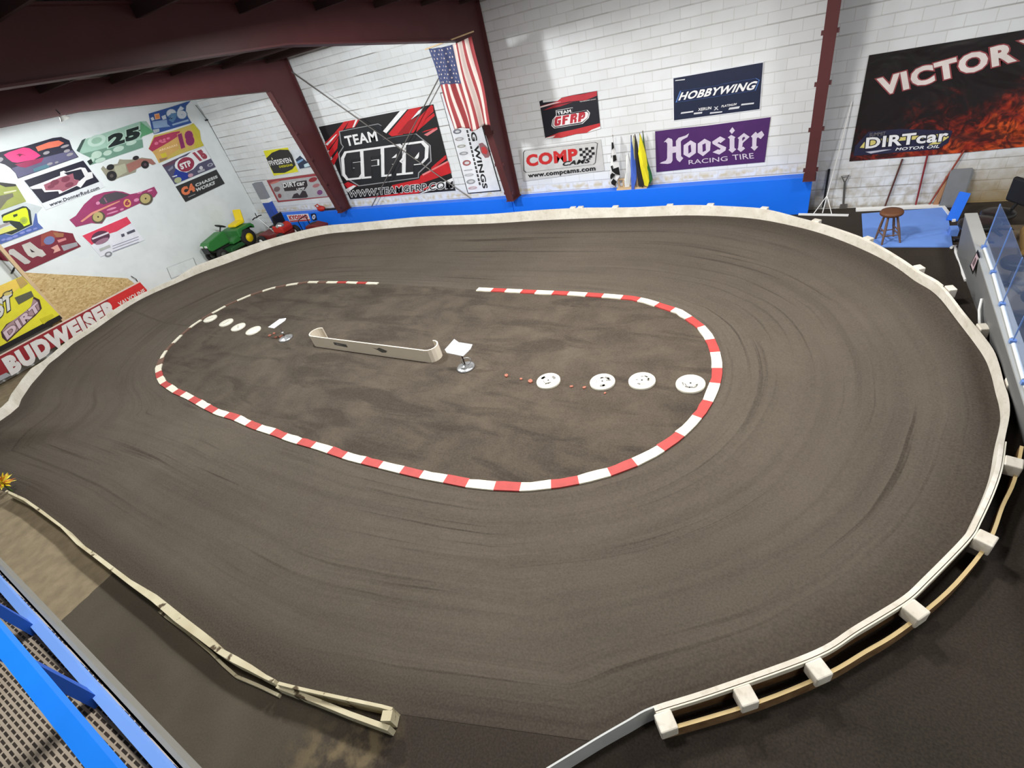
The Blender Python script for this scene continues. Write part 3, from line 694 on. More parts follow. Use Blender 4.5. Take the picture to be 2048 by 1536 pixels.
s.poly([(700, 960), (1240, 880), (1265, 1000), (1200, 1092), (760, 1125)], (52, 44, 50), 2)
s.text('DIRTcar', (738, 1052), (1212, 990), (712, 950), WH, 4, 0.03); s.text('UMP', (1030, 1112), (1205, 1085), (1018, 1060), WH, 4, 0.03)
s.poly([(915, 1280), (960, 1190), (1040, 1160), (1085, 1215), (1150, 1105), (1220, 1120), (1275, 1235), (1240, 1265), (1100, 1275)], (58, 50, 56), 2)
for (x, y, a, b, c) in ((590, 1080, 70, 55, (120, 96, 100)), (650, 1225, 40, 50, (140, 70, 76)), (1380, 870, 95, 50, (150, 50, 58)), (1450, 1000, 80, 40, (176, 116, 122)), (1530, 1150, 60, 55, (128, 80, 128)), (540, 930, 110, 22, (196, 120, 110))): s.ell(x, y, a, b, c, 2)
s.done()

s = Sign('banner', 'small black and red team banner with ragged red edges', 'banner', 'Y', YW, zm(1070, 180, 8.084))
s.base([(70, 185), (120, 165), (128, 205), (360, 180), (430, 125), (600, 85), (1000, 15), (1055, 600), (850, 690), (660, 712), (420, 772), (165, 780)], (30, 31, 40))
s.poly([(84, 285), (300, 240), (560, 185), (820, 165), (1000, 92), (1000, 15), (760, 68), (600, 88), (430, 128), (360, 180), (84, 262)], (178, 52, 62), 1); s.poly([(84, 268), (300, 205), (425, 190), (84, 290)], (222, 214, 214), 2)
s.poly([(130, 330), (300, 250), (620, 190), (400, 270)], (150, 40, 50), 2)
s.poly([(160, 778), (380, 690), (620, 640), (1048, 535), (1055, 600), (850, 690), (660, 712), (420, 772)], (190, 56, 60), 1); s.poly([(840, 690), (920, 640), (1055, 590), (1058, 625)], (232, 230, 230), 2); s.poly([(165, 776), (330, 735), (290, 770), (180, 790)], (230, 226, 226), 2)
sl = [(335, 330), (612, 282), (600, 368), (850, 322), (890, 370), (870, 450), (770, 545), (310, 622), (265, 580), (282, 480), (342, 410)]
s.poly(sl, (226, 224, 226), 2); s.poly(shrink(sl, 0.95), (34, 32, 40), 3)
s.text('TEAM', (365, 402), (588, 366), (352, 350), WH, 4, 0.03)
inn_ = [(300, 500), (330, 425), (840, 350), (866, 380), (850, 445), (760, 520), (320, 598), (290, 570)]
s.poly(inn_, (232, 226, 228), 4); s.block('GFRP', (312, 586), (800, 500), (322, 440), (178, 50, 62), (232, 226, 228), 5, 0, 0.05)
s.text('TEAMGFRP.COM', (722, 198), (985, 155), (720, 182), (226, 220, 220), 3, 0.01)
s.done()

s = Sign('banner', 'grey vinyl banner with red lettering below the small team banner', 'banner', 'Y', YW, zm(1000, 100, 3.2))
s.base([(118, 642), (645, 572), (668, 772), (148, 842)], (196, 196, 196))
def frame_line(s, q, w, c, lay):
    o = q; i_ = shrink(q, 1 - w); n = len(q)
    for k in range(n): s.poly([o[k], o[(k + 1) % n], i_[(k + 1) % n], i_[k]], c, lay)
frame_line(s, [(147, 655), (158, 643), (610, 590), (626, 596), (612, 722), (600, 733), (165, 785), (150, 772)], 0.022, (84, 84, 86), 2)
s.text('COMP', (172, 748), (498, 708), (163, 672), (192, 44, 46), 3, 0.05); s.text('CAMS', (395, 744), (568, 722), (408, 714), BK, 5, 0.03)
for r_ in range(4):
    for q in range(5):
        if (r_ + q) % 2 == 0 and not (r_ == 3 and q > 3):
            x = 506 + q * 19 + r_ * 2; y = 630 + r_ * 17 - q * 2.2; s.poly([(x, y), (x + 19, y - 2.2), (x + 20, y + 14), (x + 1, y + 16.5)], BK, 3)
s.text('www.compcams.com', (182, 826), (612, 780), (178, 798), BK, 3, 0.035)
s.done()

s = Sign('banner', 'dark navy banner with slanted white lettering outlined in blue', 'banner', 'Y', YW, zm(1330, 120, 9.752))
s.base([(148, 345), (1925, 30), (1855, 972), (160, 1195)], (226, 228, 234)); s.poly([(165, 358), (1912, 48), (1842, 958), (175, 1178)], (28, 36, 62), 1)
lg_ = [(205, 828), (292, 605), (1050, 490), (1130, 463), (1780, 355), (1848, 390), (1770, 592), (950, 722)]
s.poly(lg_, (86, 122, 190), 2); s.poly(shrink(lg_, 0.972), (24, 34, 66), 3)
s.text('HOBBYWING', (255, 795), (1725, 580), (325, 632), WH, 4, 0.035)
s.text('XERUN', (645, 996), (900, 962), (650, 940), WH, 3, 0.02); s.text('PLATINUM', (1095, 926), (1385, 885), (1110, 880), WH, 3, 0.02); s.text('X', (950, 985), (1045, 970), (950, 915), (190, 192, 200), 3, 0.04)
for q in ([(305, 1052), (315, 1022), (555, 990), (548, 1018)], [(560, 1062), (565, 1030), (728, 1010), (722, 1042)], [(872, 1052), (880, 1022), (1120, 998), (1112, 1022)], [(1235, 972), (1255, 930), (1462, 900), (1440, 945)], [(1480, 888), (1495, 855), (1738, 828), (1730, 858)], [(195, 412), (205, 392), (392, 368), (385, 390)]): s.poly(q, (206, 208, 214), 3)
s.done()

s = Sign('banner', 'purple tyre banner with pale blackletter lettering above the blue ledge', 'banner', 'Y', YW, zm(1300, 240, 7.877))
s.base([(80, 180), (420, 138), (900, 90), (1900, -44), (1850, 320), (1805, 662), (900, 740), (98, 822)], (74, 38, 98))
PW = (206, 196, 214)
for pts in ([(215, 350), (285, 280), (345, 300), (355, 330), (355, 420), (410, 415), (408, 330), (450, 280), (560, 245), (615, 210), (590, 270), (510, 310), (485, 340), (490, 570), (525, 600), (470, 665), (425, 630), (410, 590), (410, 510), (355, 520), (355, 640), (330, 680), (280, 692), (150, 685), (180, 665), (250, 640), (270, 600), (272, 370), (250, 345)],
            [(530, 398), (640, 320), (725, 368), (722, 520), (618, 595), (527, 545)], [(752, 372), (860, 295), (958, 345), (945, 480), (835, 570), (752, 515)],
            [(980, 340), (1105, 258), (1190, 300), (1110, 365), (1088, 345), (1062, 365), (1200, 430), (1190, 480), (1090, 545), (985, 508), (1070, 462), (1098, 470), (1112, 450), (985, 375)],
            [(1225, 275), (1280, 235), (1345, 270), (1330, 290), (1330, 440), (1360, 460), (1295, 520), (1235, 470), (1255, 455), (1255, 298)], [(1250, 175), (1298, 112), (1338, 165), (1290, 220)],
            [(1380, 285), (1480, 205), (1570, 265), (1462, 362), (1452, 430), (1470, 420), (1498, 450), (1430, 505), (1375, 460), (1390, 440), (1400, 302)],
            [(1590, 258), (1665, 185), (1692, 215), (1760, 170), (1800, 235), (1745, 300), (1700, 272), (1680, 290), (1675, 410), (1705, 420), (1645, 485), (1585, 430), (1610, 415), (1612, 282)]): s.poly(pts, PW, 2)
for pts in ([(602, 408), (640, 384), (650, 500), (606, 530)], [(825, 388), (875, 366), (880, 480), (830, 505)], [(1452, 285), (1482, 262), (1500, 285), (1454, 332)]): s.poly(pts, (74, 38, 98), 3)
s.text('RACING', (610, 702), (1222, 642), (606, 632), PW, 2, 0.005); s.text('TIRE', (1308, 632), (1640, 603), (1294, 550), PW, 2, 0.005)
s.done()

s = Sign('banner', 'huge black victory banner printed with red flames at the right', 'banner', 'Y', YW, zm(1600, 0, 4.518))
s.base([(625, 500), (2024, 272), (2900, 130), (2860, 1255), (2024, 1325), (1450, 1382), (445, 1458)], MATS['flame_print'])
s.text('VICTOR', (722, 872), (1962, 552), (690, 712), (226, 216, 212), 3, 0.05, (142, 66, 70), 0.045); s.text('Y', (2030, 535), (2290, 470), (1975, 370), (226, 216, 212), 3, 0.05, (142, 66, 70), 0.045)
s.poly([(500, 1320), (620, 1190), (900, 1165), (1380, 1180), (1340, 1290), (1240, 1350), (480, 1410)], (40, 40, 66), 1.3)
s.poly([(540, 1335), (580, 1285), (700, 1255), (1330, 1205), (1345, 1240), (1260, 1300), (1160, 1310), (1270, 1240), (700, 1290), (610, 1340)], (214, 202, 120), 2)
s.text('DIRTcar', (590, 1345), (1330, 1275), (600, 1245), WH, 4, 0.03, (34, 34, 48), 0.05); s.text('MOTOR OIL', (860, 1362), (1255, 1335), (875, 1335), WH, 3, 0.02)
s.poly([(590, 1372), (760, 1352), (830, 1350), (640, 1388)], (190, 190, 204), 3); s.text('SUMMIT', (625, 1235), (770, 1222), (630, 1202), (120, 116, 120), 3, 0.01)
s.done()

# stickers on the blue ledge
s = Sign('sticker', 'white and red brand sticker on the blue ledge', 'sticker', 'Y', LY, th=0.004)
s.base([(573, 430), (616, 427), (621, 441.5), (580.5, 444.5)], (232, 226, 230)); s.text('KYOSHO', (580, 440), (617, 437.5), (576.5, 431.5), (196, 44, 52), 2, 0.05); s.poly([(580.5, 444), (620.5, 441), (619.5, 438.5), (579.5, 441.5)], (186, 48, 58), 1); s.done()
s = Sign('sticker', 'small dark rounded zero sticker on the blue ledge', 'sticker', 'Y', LY, th=0.004)
s.base([(621, 428), (628, 426.5), (631.5, 428), (633.8, 439), (632, 441), (626.5, 441.5), (624.5, 440)], (30, 34, 66)); s.ell(627.6, 434, 3.2, 4.8, (214, 218, 230), 1, 0.15); s.ell(627.6, 434, 1.1, 2.6, (60, 90, 190), 2, 0.15); s.done()

# --- left wall ------------------------------------------------------
PX = XL
s = Sign('race_panel', 'dark race car side panel with a hot pink oval, top left', 'race panel', 'X', PX, zm(0, 230, 10.24), group=None)
s.base([(-900, 960), (-300, 830), (0, 760), (480, 650), (1080, 470), (1250, 448), (1420, 520), (1480, 690), (1610, 862), (370, 1302), (320, 1190), (210, 1080), (100, 1010), (0, 982), (-500, 1010)], (46, 46, 62))
s.poly([(240, 1090), (900, 870), (1490, 720), (1590, 860), (375, 1290), (320, 1190)], (96, 94, 124), 1); s.poly([(300, 1010), (700, 910), (900, 868), (850, 965), (520, 1080), (400, 1060)], (150, 50, 88), 2); s.poly([(680, 1100), (1000, 990), (1010, 1070), (700, 1170)], (84, 124, 140), 2)
s.poly([(78, 815), (180, 760), (480, 665), (600, 680), (740, 760), (832, 832), (700, 912), (350, 978), (250, 962), (150, 890)], (240, 66, 128), 3); s.poly([(330, 820), (390, 790), (450, 800), (545, 832), (450, 815), (400, 860), (380, 822)], (120, 40, 70), 4)
s.poly([(730, 655), (1000, 555), (1200, 520), (1312, 572), (1200, 642), (960, 690), (780, 745)], (232, 122, 98), 3)
for q in ((950, 775, 70, 32), (1370, 735, 66, 30), (1430, 808, 70, 30), (-20, 920, 90, 50), (1020, 1000, 60, 26), (1330, 640, 90, 26), (1160, 970, 40, 20)): s.ell(*q, (158, 154, 160), 3)
s.done()
Z2 = zm(0, 200, 5.484)
s = Sign('race_panel', 'pale green race car panel numbered 25', 'race panel', 'X', PX, Z2)
s.base([(838, 555), (900, 440), (1540, 235), (1600, 232), (1692, 350), (1560, 402), (1535, 480), (1572, 520), (985, 716), (955, 672), (1005, 640), (900, 590)], (158, 192, 176))
s.poly([(1540, 237), (1690, 350), (1560, 402), (1540, 420)], (96, 160, 116), 1); s.poly([(840, 555), (900, 440), (940, 420), (870, 575)], (66, 84, 80), 1); s.poly([(900, 590), (1180, 520), (1560, 430), (1570, 518), (985, 715), (960, 672), (1005, 640)], (112, 150, 132), 1)
s.ell(1060, 445, 105, 62, (188, 214, 202), 2); s.ell(1060, 445, 60, 34, (150, 186, 166), 3)
for q in ((1060, 600, 60, 40), (1180, 580, 50, 28), (1300, 535, 62, 30), (1100, 660, 60, 24), (1440, 470, 60, 24), (1010, 650, 26, 30)): s.ell(*q, (182, 206, 192), 2)
s.text('25', (1190, 528), (1540, 412), (1178, 392), (32, 42, 42), 4, 0.07, (176, 206, 190), 0.05); s.poly([(955, 672), (1000, 645), (1020, 690), (985, 714)], (36, 44, 42), 2)
s.done()
s = Sign('race_panel', 'blue race car panel numbered 96, top right of the group', 'race panel', 'X', PX, zm(280, 190, 10.97))
s.base([(190, 410), (720, 250), (1020, 150), (1110, 130), (1010, 240), (1000, 350), (1050, 480), (1132, 612), (310, 862), (262, 760)], (52, 84, 150))
s.text('96', (640, 610), (1045, 500), (555, 330), (206, 212, 222), 3, 0.08, (90, 130, 170), 0.04); s.poly([(310, 422), (420, 398), (446, 520), (335, 542)], (226, 180, 150), 2); s.poly([(330, 440), (412, 420), (430, 505), (350, 522)], (226, 140, 84), 3)
s.poly([(230, 505), (290, 480), (320, 545), (260, 565)], (206, 212, 220), 2); s.poly([(470, 470), (560, 430), (582, 520), (500, 545)], (200, 208, 218), 2); s.poly([(268, 582), (590, 538), (600, 640), (668, 690), (300, 735)], (138, 164, 200), 2); s.poly([(280, 760), (420, 735), (430, 800), (310, 855)], (170, 182, 190), 2); s.poly([(700, 640), (1060, 530), (1070, 570), (720, 672)], (150, 176, 206), 2)
s.done()
s = Sign('race_panel', 'yellow and maroon race car panel numbered 18', 'race panel', 'X', PX, zm(280, 190, 10.97))
s.base([(310, 885), (700, 792), (1100, 655), (1172, 618), (1312, 790), (1340, 990), (1402, 1112), (890, 1292), (420, 1492), (330, 1320), (270, 1242), (188, 1182)], (200, 178, 92))
s.poly([(190, 1182), (315, 930), (700, 820), (880, 790), (850, 900), (640, 1030), (270, 1242)], (170, 56, 88), 1); s.poly([(270, 1242), (640, 1030), (840, 900), (860, 1180), (420, 1480), (330, 1320)], (206, 164, 96), 1); s.poly([(1110, 655), (1172, 620), (1312, 790), (1340, 990), (1400, 1110), (1210, 1170), (1180, 900)], (196, 184, 62), 1)
s.text('18', (905, 1185), (1215, 1075), (822, 862), (132, 44, 96), 3, 0.1, (214, 150, 110), 0.04); s.text('ARKANSAS', (422, 1245), (825, 1112), (412, 1200), (246, 214, 168), 3, 0.03)
for (x, y, a, b) in ((360, 1060, 46, 34), (450, 1010, 40, 30), (530, 980, 34, 26), (620, 950, 40, 24), (520, 1030, 60, 20)): s.ell(x, y, a, b, (216, 110, 140), 2)
s.poly([(440, 1300), (560, 1260), (600, 1340), (500, 1385)], (206, 190, 60), 2); s.poly([(420, 1400), (620, 1370), (560, 1420), (440, 1470)], (150, 120, 90), 2)
s.done()
Z3 = zm(300, 280, 10.97)
s = Sign('race_panel', 'white and navy race car panel with a round maroon oil badge', 'race panel', 'X', PX, Z3)
s.base([(268, 550), (900, 258), (1190, 148), (1442, 592), (545, 972)], (84, 82, 108))
s.poly([(270, 552), (600, 410), (540, 520), (300, 600)], (98, 66, 86), 1); s.poly([(570, 620), (640, 690), (830, 720), (840, 840), (620, 930), (520, 760)], (40, 60, 150), 1)
s.poly([(540, 560), (560, 480), (640, 410), (800, 350), (900, 262), (1190, 150), (1335, 405), (1060, 520), (950, 640), (800, 715), (650, 680), (560, 620)], (232, 234, 238), 2)
s.ell(786, 535, 190, 158, (150, 52, 76), 3, -0.35); s.text('STP', (690, 655), (925, 560), (632, 530), WH, 5, 0.05); s.text('15', (1095, 470), (1290, 385), (925, 285), (160, 66, 82), 4, 0.1)
s.ell(612, 880, 82, 62, (170, 178, 140), 2); s.ell(1320, 545, 66, 36, (170, 172, 186), 2); s.ell(1320, 545, 36, 18, (84, 82, 108), 3); s.ell(890, 775, 60, 40, (190, 150, 166), 2); s.ell(1120, 610, 40, 40, (206, 206, 212), 3); s.poly([(1040, 680), (1190, 630), (1210, 670), (1060, 725)], (170, 170, 180), 3); s.poly([(480, 800), (590, 765), (600, 790), (500, 818)], (210, 214, 226), 2); s.poly([(390, 660), (500, 560), (510, 620), (420, 690)], (140, 138, 158), 2)
s.done()
s = Sign('sign', 'dark grey chassis maker sign with orange lettering', 'sign', 'X', PX, Z3)
s.base([(562, 1022), (1455, 648), (1642, 955), (782, 1362)], (52, 52, 54))
s.text('C4', (735, 1240), (1010, 1115), (650, 1065), (222, 122, 82), 3, 0.09); s.text('CHASSIS', (1008, 1030), (1490, 830), (985, 968), (206, 210, 210), 3, 0.04, (110, 112, 112), 0.03); s.text('WORKS', (1010, 1145), (1425, 970), (1000, 1068), (206, 210, 210), 3, 0.04, (110, 112, 112), 0.03); s.poly([(830, 1250), (990, 1180), (1000, 1192), (840, 1262)], (150, 150, 154), 3)
s.done()
s = Sign('sign', 'white bordered navy sign with pink logo and web address', 'sign', 'X', PX, Z2)
s.base([(258, 880), (915, 658), (1155, 952), (505, 1205)], (222, 226, 230)); s.poly([(265, 884), (913, 664), (1090, 896), (465, 1132)], (38, 38, 54), 1)
s.poly([(325, 955), (480, 900), (660, 830), (660, 790), (700, 775), (725, 790), (880, 738), (935, 745), (965, 795), (1010, 788), (1022, 852), (945, 882), (885, 962), (842, 942), (650, 1032), (638, 1000), (490, 1012), (458, 972), (350, 978)], (228, 226, 228), 2)
s.poly([(700, 800), (890, 758), (930, 840), (870, 890), (800, 860)], (38, 38, 54), 3); s.poly([(480, 930), (660, 850), (800, 805), (815, 870), (870, 880), (840, 932), (690, 1005), (655, 985), (500, 990)], (158, 92, 108), 3)
for q in ((600, 905, 50, 30), (720, 870, 50, 30), (760, 930, 50, 26), (560, 950, 40, 20)): s.ell(*q, (124, 62, 80), 4)
s.text('www.DonnerRod.com', (550, 1170), (1092, 978), (536, 1132), (56, 58, 70), 3, 0.03); s.done()
s = Sign('wall_cutout', 'flat cutout of an open wheel race car on the left wall', 'wall cutout', 'X', PX, zm(100, 200, 4.8))
s.base([(490, 660), (510, 632), (540, 660), (560, 625), (600, 620), (650, 612), (668, 568), (700, 572), (790, 572), (800, 545), (840, 538), (860, 560), (880, 552), (975, 565), (1018, 612), (985, 625), (940, 602), (830, 662), (822, 692), (650, 750), (620, 770), (560, 760)], (150, 146, 128))
s.poly([(730, 620), (860, 565), (975, 566), (1015, 611), (985, 622), (940, 602), (830, 660), (760, 700)], (160, 110, 100), 1); s.poly([(610, 640), (720, 610), (740, 690), (650, 740)], (176, 176, 152), 1)
for q in ((592, 728, 50, 48), (580, 645, 38, 28), (912, 620, 38, 38), (824, 556, 30, 20)): s.ell(*q, (44, 42, 44), 2)
s.ell(592, 728, 18, 16, (90, 84, 80), 3); s.ell(914, 620, 15, 15, (90, 70, 80), 3); s.done()
s = Sign('wall_cutout', 'flat cutout of a maroon stock car numbered 6', 'wall cutout', 'X', PX, zm(100, 200, 4.8))
s.base([(188, 1150), (250, 1110), (330, 1000), (420, 920), (520, 885), (620, 872), (700, 880), (770, 905), (870, 885), (1000, 832), (1032, 890), (1005, 930), (980, 940), (950, 1000), (880, 1000), (860, 992), (600, 1112), (540, 1125), (500, 1185), (440, 1185), (400, 1180), (250, 1218)], (158, 62, 106))
s.poly([(455, 985), (520, 910), (640, 880), (762, 910), (700, 940), (520, 1002)], (84, 78, 84), 1); s.poly([(515, 940), (525, 936), (552, 982), (540, 986)], (160, 100, 130), 2)
for (x, y) in ((466, 1126), (922, 950)): s.ell(x, y, 66, 58, (92, 84, 70), 2); s.ell(x - 6, y - 4, 50, 46, (186, 170, 116), 3); s.ell(x - 4, y - 4, 8, 8, (50, 40, 40), 4)
s.ell(742, 990, 36, 40, (224, 170, 106), 2); s.text('6', (722, 1018), (768, 1004), (714, 968), (150, 50, 80), 3, 0.05)
s.poly([(290, 1165), (400, 1080), (560, 1010), (670, 965), (672, 975), (560, 1028), (420, 1092), (310, 1172)], (222, 150, 130), 2)
for q in ((460, 990, 20, 16), (590, 1045, 50, 10), (600, 1080, 60, 8), (830, 960, 26, 16), (860, 890, 24, 8), (690, 1050, 20, 10), (960, 870, 26, 8)): s.ell(*q, (216, 140, 176), 2)
s.done()
s = Sign('novelty_cheque', 'oversized red and white prize cheque under the maroon car cutout', 'cheque', 'X', PX, zm(100, 200, 4.8))
s.base([(310, 1303), (738, 1120), (905, 1345), (485, 1505)], (226, 228, 236)); s.poly([(310, 1303), (738, 1120), (780, 1182), (640, 1262), (540, 1292), (400, 1392)], (218, 66, 92), 1)
s.ell(485, 1320, 92, 62, (92, 56, 76), 2); s.ell(500, 1355, 70, 22, (160, 120, 140), 3, -0.4); s.poly([(400, 1328), (560, 1265), (566, 1280), (408, 1342)], (222, 214, 222), 3)
for q in ([(680, 1290), (712, 1280), (718, 1306), (690, 1318)], [(735, 1270), (810, 1240), (820, 1262), (745, 1292)]): s.poly(q, (84, 84, 98), 2)
for y in (1400, 1425, 1452): s.poly([(600, y), (850, y - 92), (852, y - 86), (602, y + 6)], (150, 150, 170), 2)
s.poly([(470, 1430), (572, 1388), (582, 1412), (482, 1455)], (180, 184, 180), 2); s.ell(560, 1480, 36, 24, (130, 132, 140), 2); s.ell(560, 1480, 20, 12, (214, 216, 222), 3); s.done()
s = Sign('race_panel', 'olive green race car panel at the left frame edge', 'race panel', 'X', PX, Z2)
s.base([(-420, 1020), (-200, 900), (0, 902), (172, 922), (288, 1112), (0, 1212), (-420, 1330)], (156, 164, 84)); s.poly([(-420, 1020), (-200, 900), (0, 902), (172, 922), (180, 945), (60, 955), (0, 930), (-200, 940)], (48, 46, 44), 1); s.poly([(-300, 1120), (0, 1050), (140, 1020), (150, 1060), (80, 1100), (0, 1200), (-300, 1270)], (112, 110, 92), 1); s.poly([(40, 1010), (180, 985), (180, 1000), (45, 1030)], (206, 206, 170), 2); s.done()
s = Sign('race_panel', 'fluorescent yellow race car panel with dark outline', 'race panel', 'X', PX, zm(0, 380, 8.53))
s.base([(-600, 560), (-200, 420), (0, 358), (440, 210), (722, 290), (640, 382), (632, 470), (650, 560), (742, 652), (0, 932), (-600, 1120)], (196, 204, 206)); s.poly([(-600, 900), (0, 720), (90, 750), (200, 772), (560, 600), (600, 400), (622, 400), (650, 560), (738, 650), (0, 928), (-600, 1110)], (78, 100, 168), 1)
s.poly([(22, 430), (60, 408), (390, 275), (455, 282), (520, 350), (550, 590), (200, 762), (100, 742), (-100, 800), (-100, 760), (280, 660), (160, 560), (60, 560)], (40, 50, 44), 2)
s.poly([(42, 475), (70, 440), (380, 312), (445, 305), (472, 350), (512, 580), (410, 622), (350, 545), (190, 520), (50, 530)], (216, 240, 30), 3); s.poly([(220, 425), (295, 402), (300, 440), (235, 468)], (54, 58, 30), 4); s.ell(405, 520, 70, 62, (170, 188, 50), 4); s.ell(405, 520, 36, 30, (150, 164, 70), 5)
s.poly([(-100, 740), (60, 640), (190, 608), (292, 662), (100, 725), (-100, 790)], (216, 214, 120), 3); s.poly([(0, 600), (160, 545), (175, 575), (0, 650)], (160, 150, 150), 3)
for q in ((160, 830, 60, 24), (260, 790, 50, 22), (380, 730, 50, 20), (490, 690, 50, 20), (600, 660, 40, 16), (60, 850, 40, 20)): s.ell(*q, (130, 140, 206), 3)
s.done()
s = Sign('race_panel', 'dark red race car panel numbered 14', 'race panel', 'X', PX, zm(0, 380, 8.53))
s.base([(-300, 1120), (50, 1000), (880, 688), (1242, 740), (1292, 862), (1382, 962), (430, 1392), (170, 1215), (0, 1195), (-300, 1260)], (122, 38, 54))
s.poly([(700, 770), (880, 690), (1000, 705), (900, 900), (700, 960)], (150, 70, 60), 1)
s.poly([(145, 1042), (170, 1012), (232, 1004), (525, 1220), (492, 1256), (420, 1266), (210, 1112), (160, 1100)], (192, 188, 184), 3)
s.poly([(370, 940), (512, 884), (660, 1000), (722, 1022), (790, 1105), (720, 1145), (640, 1125), (560, 1160), (480, 1120), (420, 1040)], (196, 192, 186), 3); s.poly([(505, 1000), (600, 1060), (540, 1062)], (44, 32, 36), 4)
s.ell(840, 860, 95, 70, (112, 122, 168), 2); s.poly([(865, 990), (980, 930), (1035, 1030), (910, 1080), (930, 1020)], (216, 160, 150), 2); s.poly([(1040, 950), (1310, 888), (1332, 950), (1090, 1042)], (160, 158, 164), 2); s.poly([(900, 722), (1090, 740), (1080, 800), (960, 808)], (158, 106, 74), 2); s.poly([(975, 855), (1120, 815), (1135, 850), (1000, 900)], (206, 130, 132), 2)
s.done()
s = Sign('wall_hatch', 'small white hatch outlined in grey low on the left wall', 'hatch', 'X', PX, zm(280, 520, 3.012), th=0.006)
s.base([(165, 50), (320, -10), (345, 50), (190, 110)], (226, 232, 234)); frame_line(s, [(160, 48), (322, -14), (350, 52), (188, 114)], 0.03, (140, 142, 142), 1); s.done()

# low red banner board along the left track wall, plus the yellow banner above it
s = Sign('banner_board', 'long red board with large white beer lettering on the left', 'banner board', 'X', -18.95, zm(0, 540, 4.8), th=0.04)
s.base([(-500, 1090), (1345, 118), (1412, 196), (1412, 260), (-440, 1260)], (150, 38, 46)); s.poly([(1040, 280), (1345, 118), (1410, 190), (1410, 240), (1000, 470)], (206, 48, 48), 1)
s.poly([(-500, 1078), (1340, 104), (1347, 116), (-500, 1092)], (226, 204, 190), 2)
s.text('BUDWEISER', (112, 1018), (1150, 425), (8, 852), (228, 224, 222), 3, 0.075); s.text('VALVOLINE', (1150, 350), (1400, 215), (1128, 312), (226, 220, 214), 3, 0.03); s.poly([(-500, 1250), (60, 985), (110, 1010), (-440, 1280)], (170, 172, 176), 2)
s.done()
s = Sign('stair_panel', 'bare triangular strand board panel behind the red board', 'panel', 'X', -19.14, th=0.03)
s.base([(50, 545), (255, 556.5), (268, 566), (290, 596), (285, 640), (125, 725), (100, 632)], MATS['osb_board']); s.done()
mb = MB(); a = onX(-22, 468, -18.98); b = onX(122, 642, -18.98); mb.beam((a.x, 4.8, a.z), (b.x, 4.72, 0.0), 0.09, 0.09, WOOD, up=(1, 0, 0)); tag(mb.build('wooden_post'), 'upright pale wooden post left of the strand board panel', 'post')
s = Sign('banner', 'bright yellow dirt racing banner hung left of the wooden post', 'banner', 'X', -18.93, zm(0, 540, 4.8), th=0.01)
s.base([(-400, 310), (0, 150), (212, 58), (572, 432), (0, 765), (-400, 960)], (226, 216, 52)); s.poly([(-400, 310), (0, 150), (150, 90), (190, 170), (0, 300), (-400, 460)], (240, 204, 90), 1); s.poly([(-400, 945), (570, 432), (600, 462), (560, 492), (-400, 1000)], (24, 22, 22), 2); s.poly([(150, 90), (212, 60), (270, 130), (200, 180)], (186, 156, 90), 2)
s.text('BEST', (-180, 590), (128, 360), (-200, 420), (216, 214, 206), 4, 0.06, (44, 40, 36), 0.06)
s.poly([(8, 595), (60, 520), (200, 440), (300, 350), (322, 255), (380, 285), (402, 370), (340, 440), (280, 490), (70, 692), (22, 650)], (66, 44, 44), 2); s.poly(shrink([(8, 595), (60, 530), (300, 350), (330, 262), (375, 290), (395, 370), (280, 485), (70, 680), (25, 645)], 0.93), (168, 138, 144), 3)
s.text('DIRT', (70, 672), (395, 372), (28, 600), (210, 186, 196), 4, 0.05, (92, 62, 66), 0.04); s.poly([(140, 265), (300, 200), (325, 252), (180, 332)], (92, 92, 74), 3); s.ell(75, 228, 55, 28, (110, 100, 62), 3); s.ell(75, 228, 40, 16, (206, 190, 110), 4)
s.poly([(380, 470), (500, 420), (520, 440), (420, 520)], (206, 196, 40), 3); s.done()

# ------------------------------------------------------------------ striped flag on a short pole
fl = thing('flag', 'striped red and white flag with starred blue corner hanging by the column', 'flag', tuple(onY(905, 78, 10.95)))
FY = 10.95
c4 = [onY(856, 98, FY), onY(943, 72, FY), onY(985, 252, FY), onY(906, 262, FY)]
FR, FW, FB = mat('flag_red', (146, 58, 62), 0.8, 0, 0.08), mat('flag_white', (206, 192, 186), 0.8, 0, 0.06), mat('flag_blue', (60, 68, 104), 0.8, 0, 0.08)
NU, NW = 52, 40
def fp(u, v, off=0.0):
    q = (c4[0] * (1 - u) + c4[1] * u) * (1 - v) + (c4[3] * (1 - u) + c4[2] * u) * v
    w = 0.05 * math.sin(u * 15 + v * 2.5) * (0.3 + v) + 0.03 * math.sin(u * 33 + 1)
    q = q + Vector((0.02 * math.sin(v * 7 + u * 4), w, -0.05 * math.sin(u * 3.1) * (1 - v) + 0.05 * v * math.sin(u * 9)))
    q.y -= off
    return q
vs = [fp(i / NU, j / NW) for j in range(NW + 1) for i in range(NU + 1)]
mb = MB()
for j in range(NW):
    for i in range(NU):
        u, v = (i + .5) / NU, (j + .5) / NW
        mt = FB if (u < 7 / 13 and v < 0.42) else (FR if int(u * 13) % 2 == 0 else FW)
        a = j * (NU + 1) + i
        mb.f.append([a, a + 1, a + NU + 2, a + NU + 1]); mb.mi.append(mb.m(mt)); mb.sm.append(True)
mb.v = vs
for r_ in range(9):
    for q in range(6 if r_ % 2 == 0 else 5):
        v = 0.03 + r_ * 0.046; u = 0.045 + q * 0.09 + (0 if r_ % 2 == 0 else 0.045)
        pts = []
        for k in range(10):
            an = math.pi * k / 5 + math.pi / 2; rr = (0.017 if k % 2 == 0 else 0.007)
            pts.append(fp(u + rr * math.cos(an) * 1.1, v - rr * math.sin(an) * 0.8, 0.008))
        mb.add(pts, [tuple(range(10))], FW)
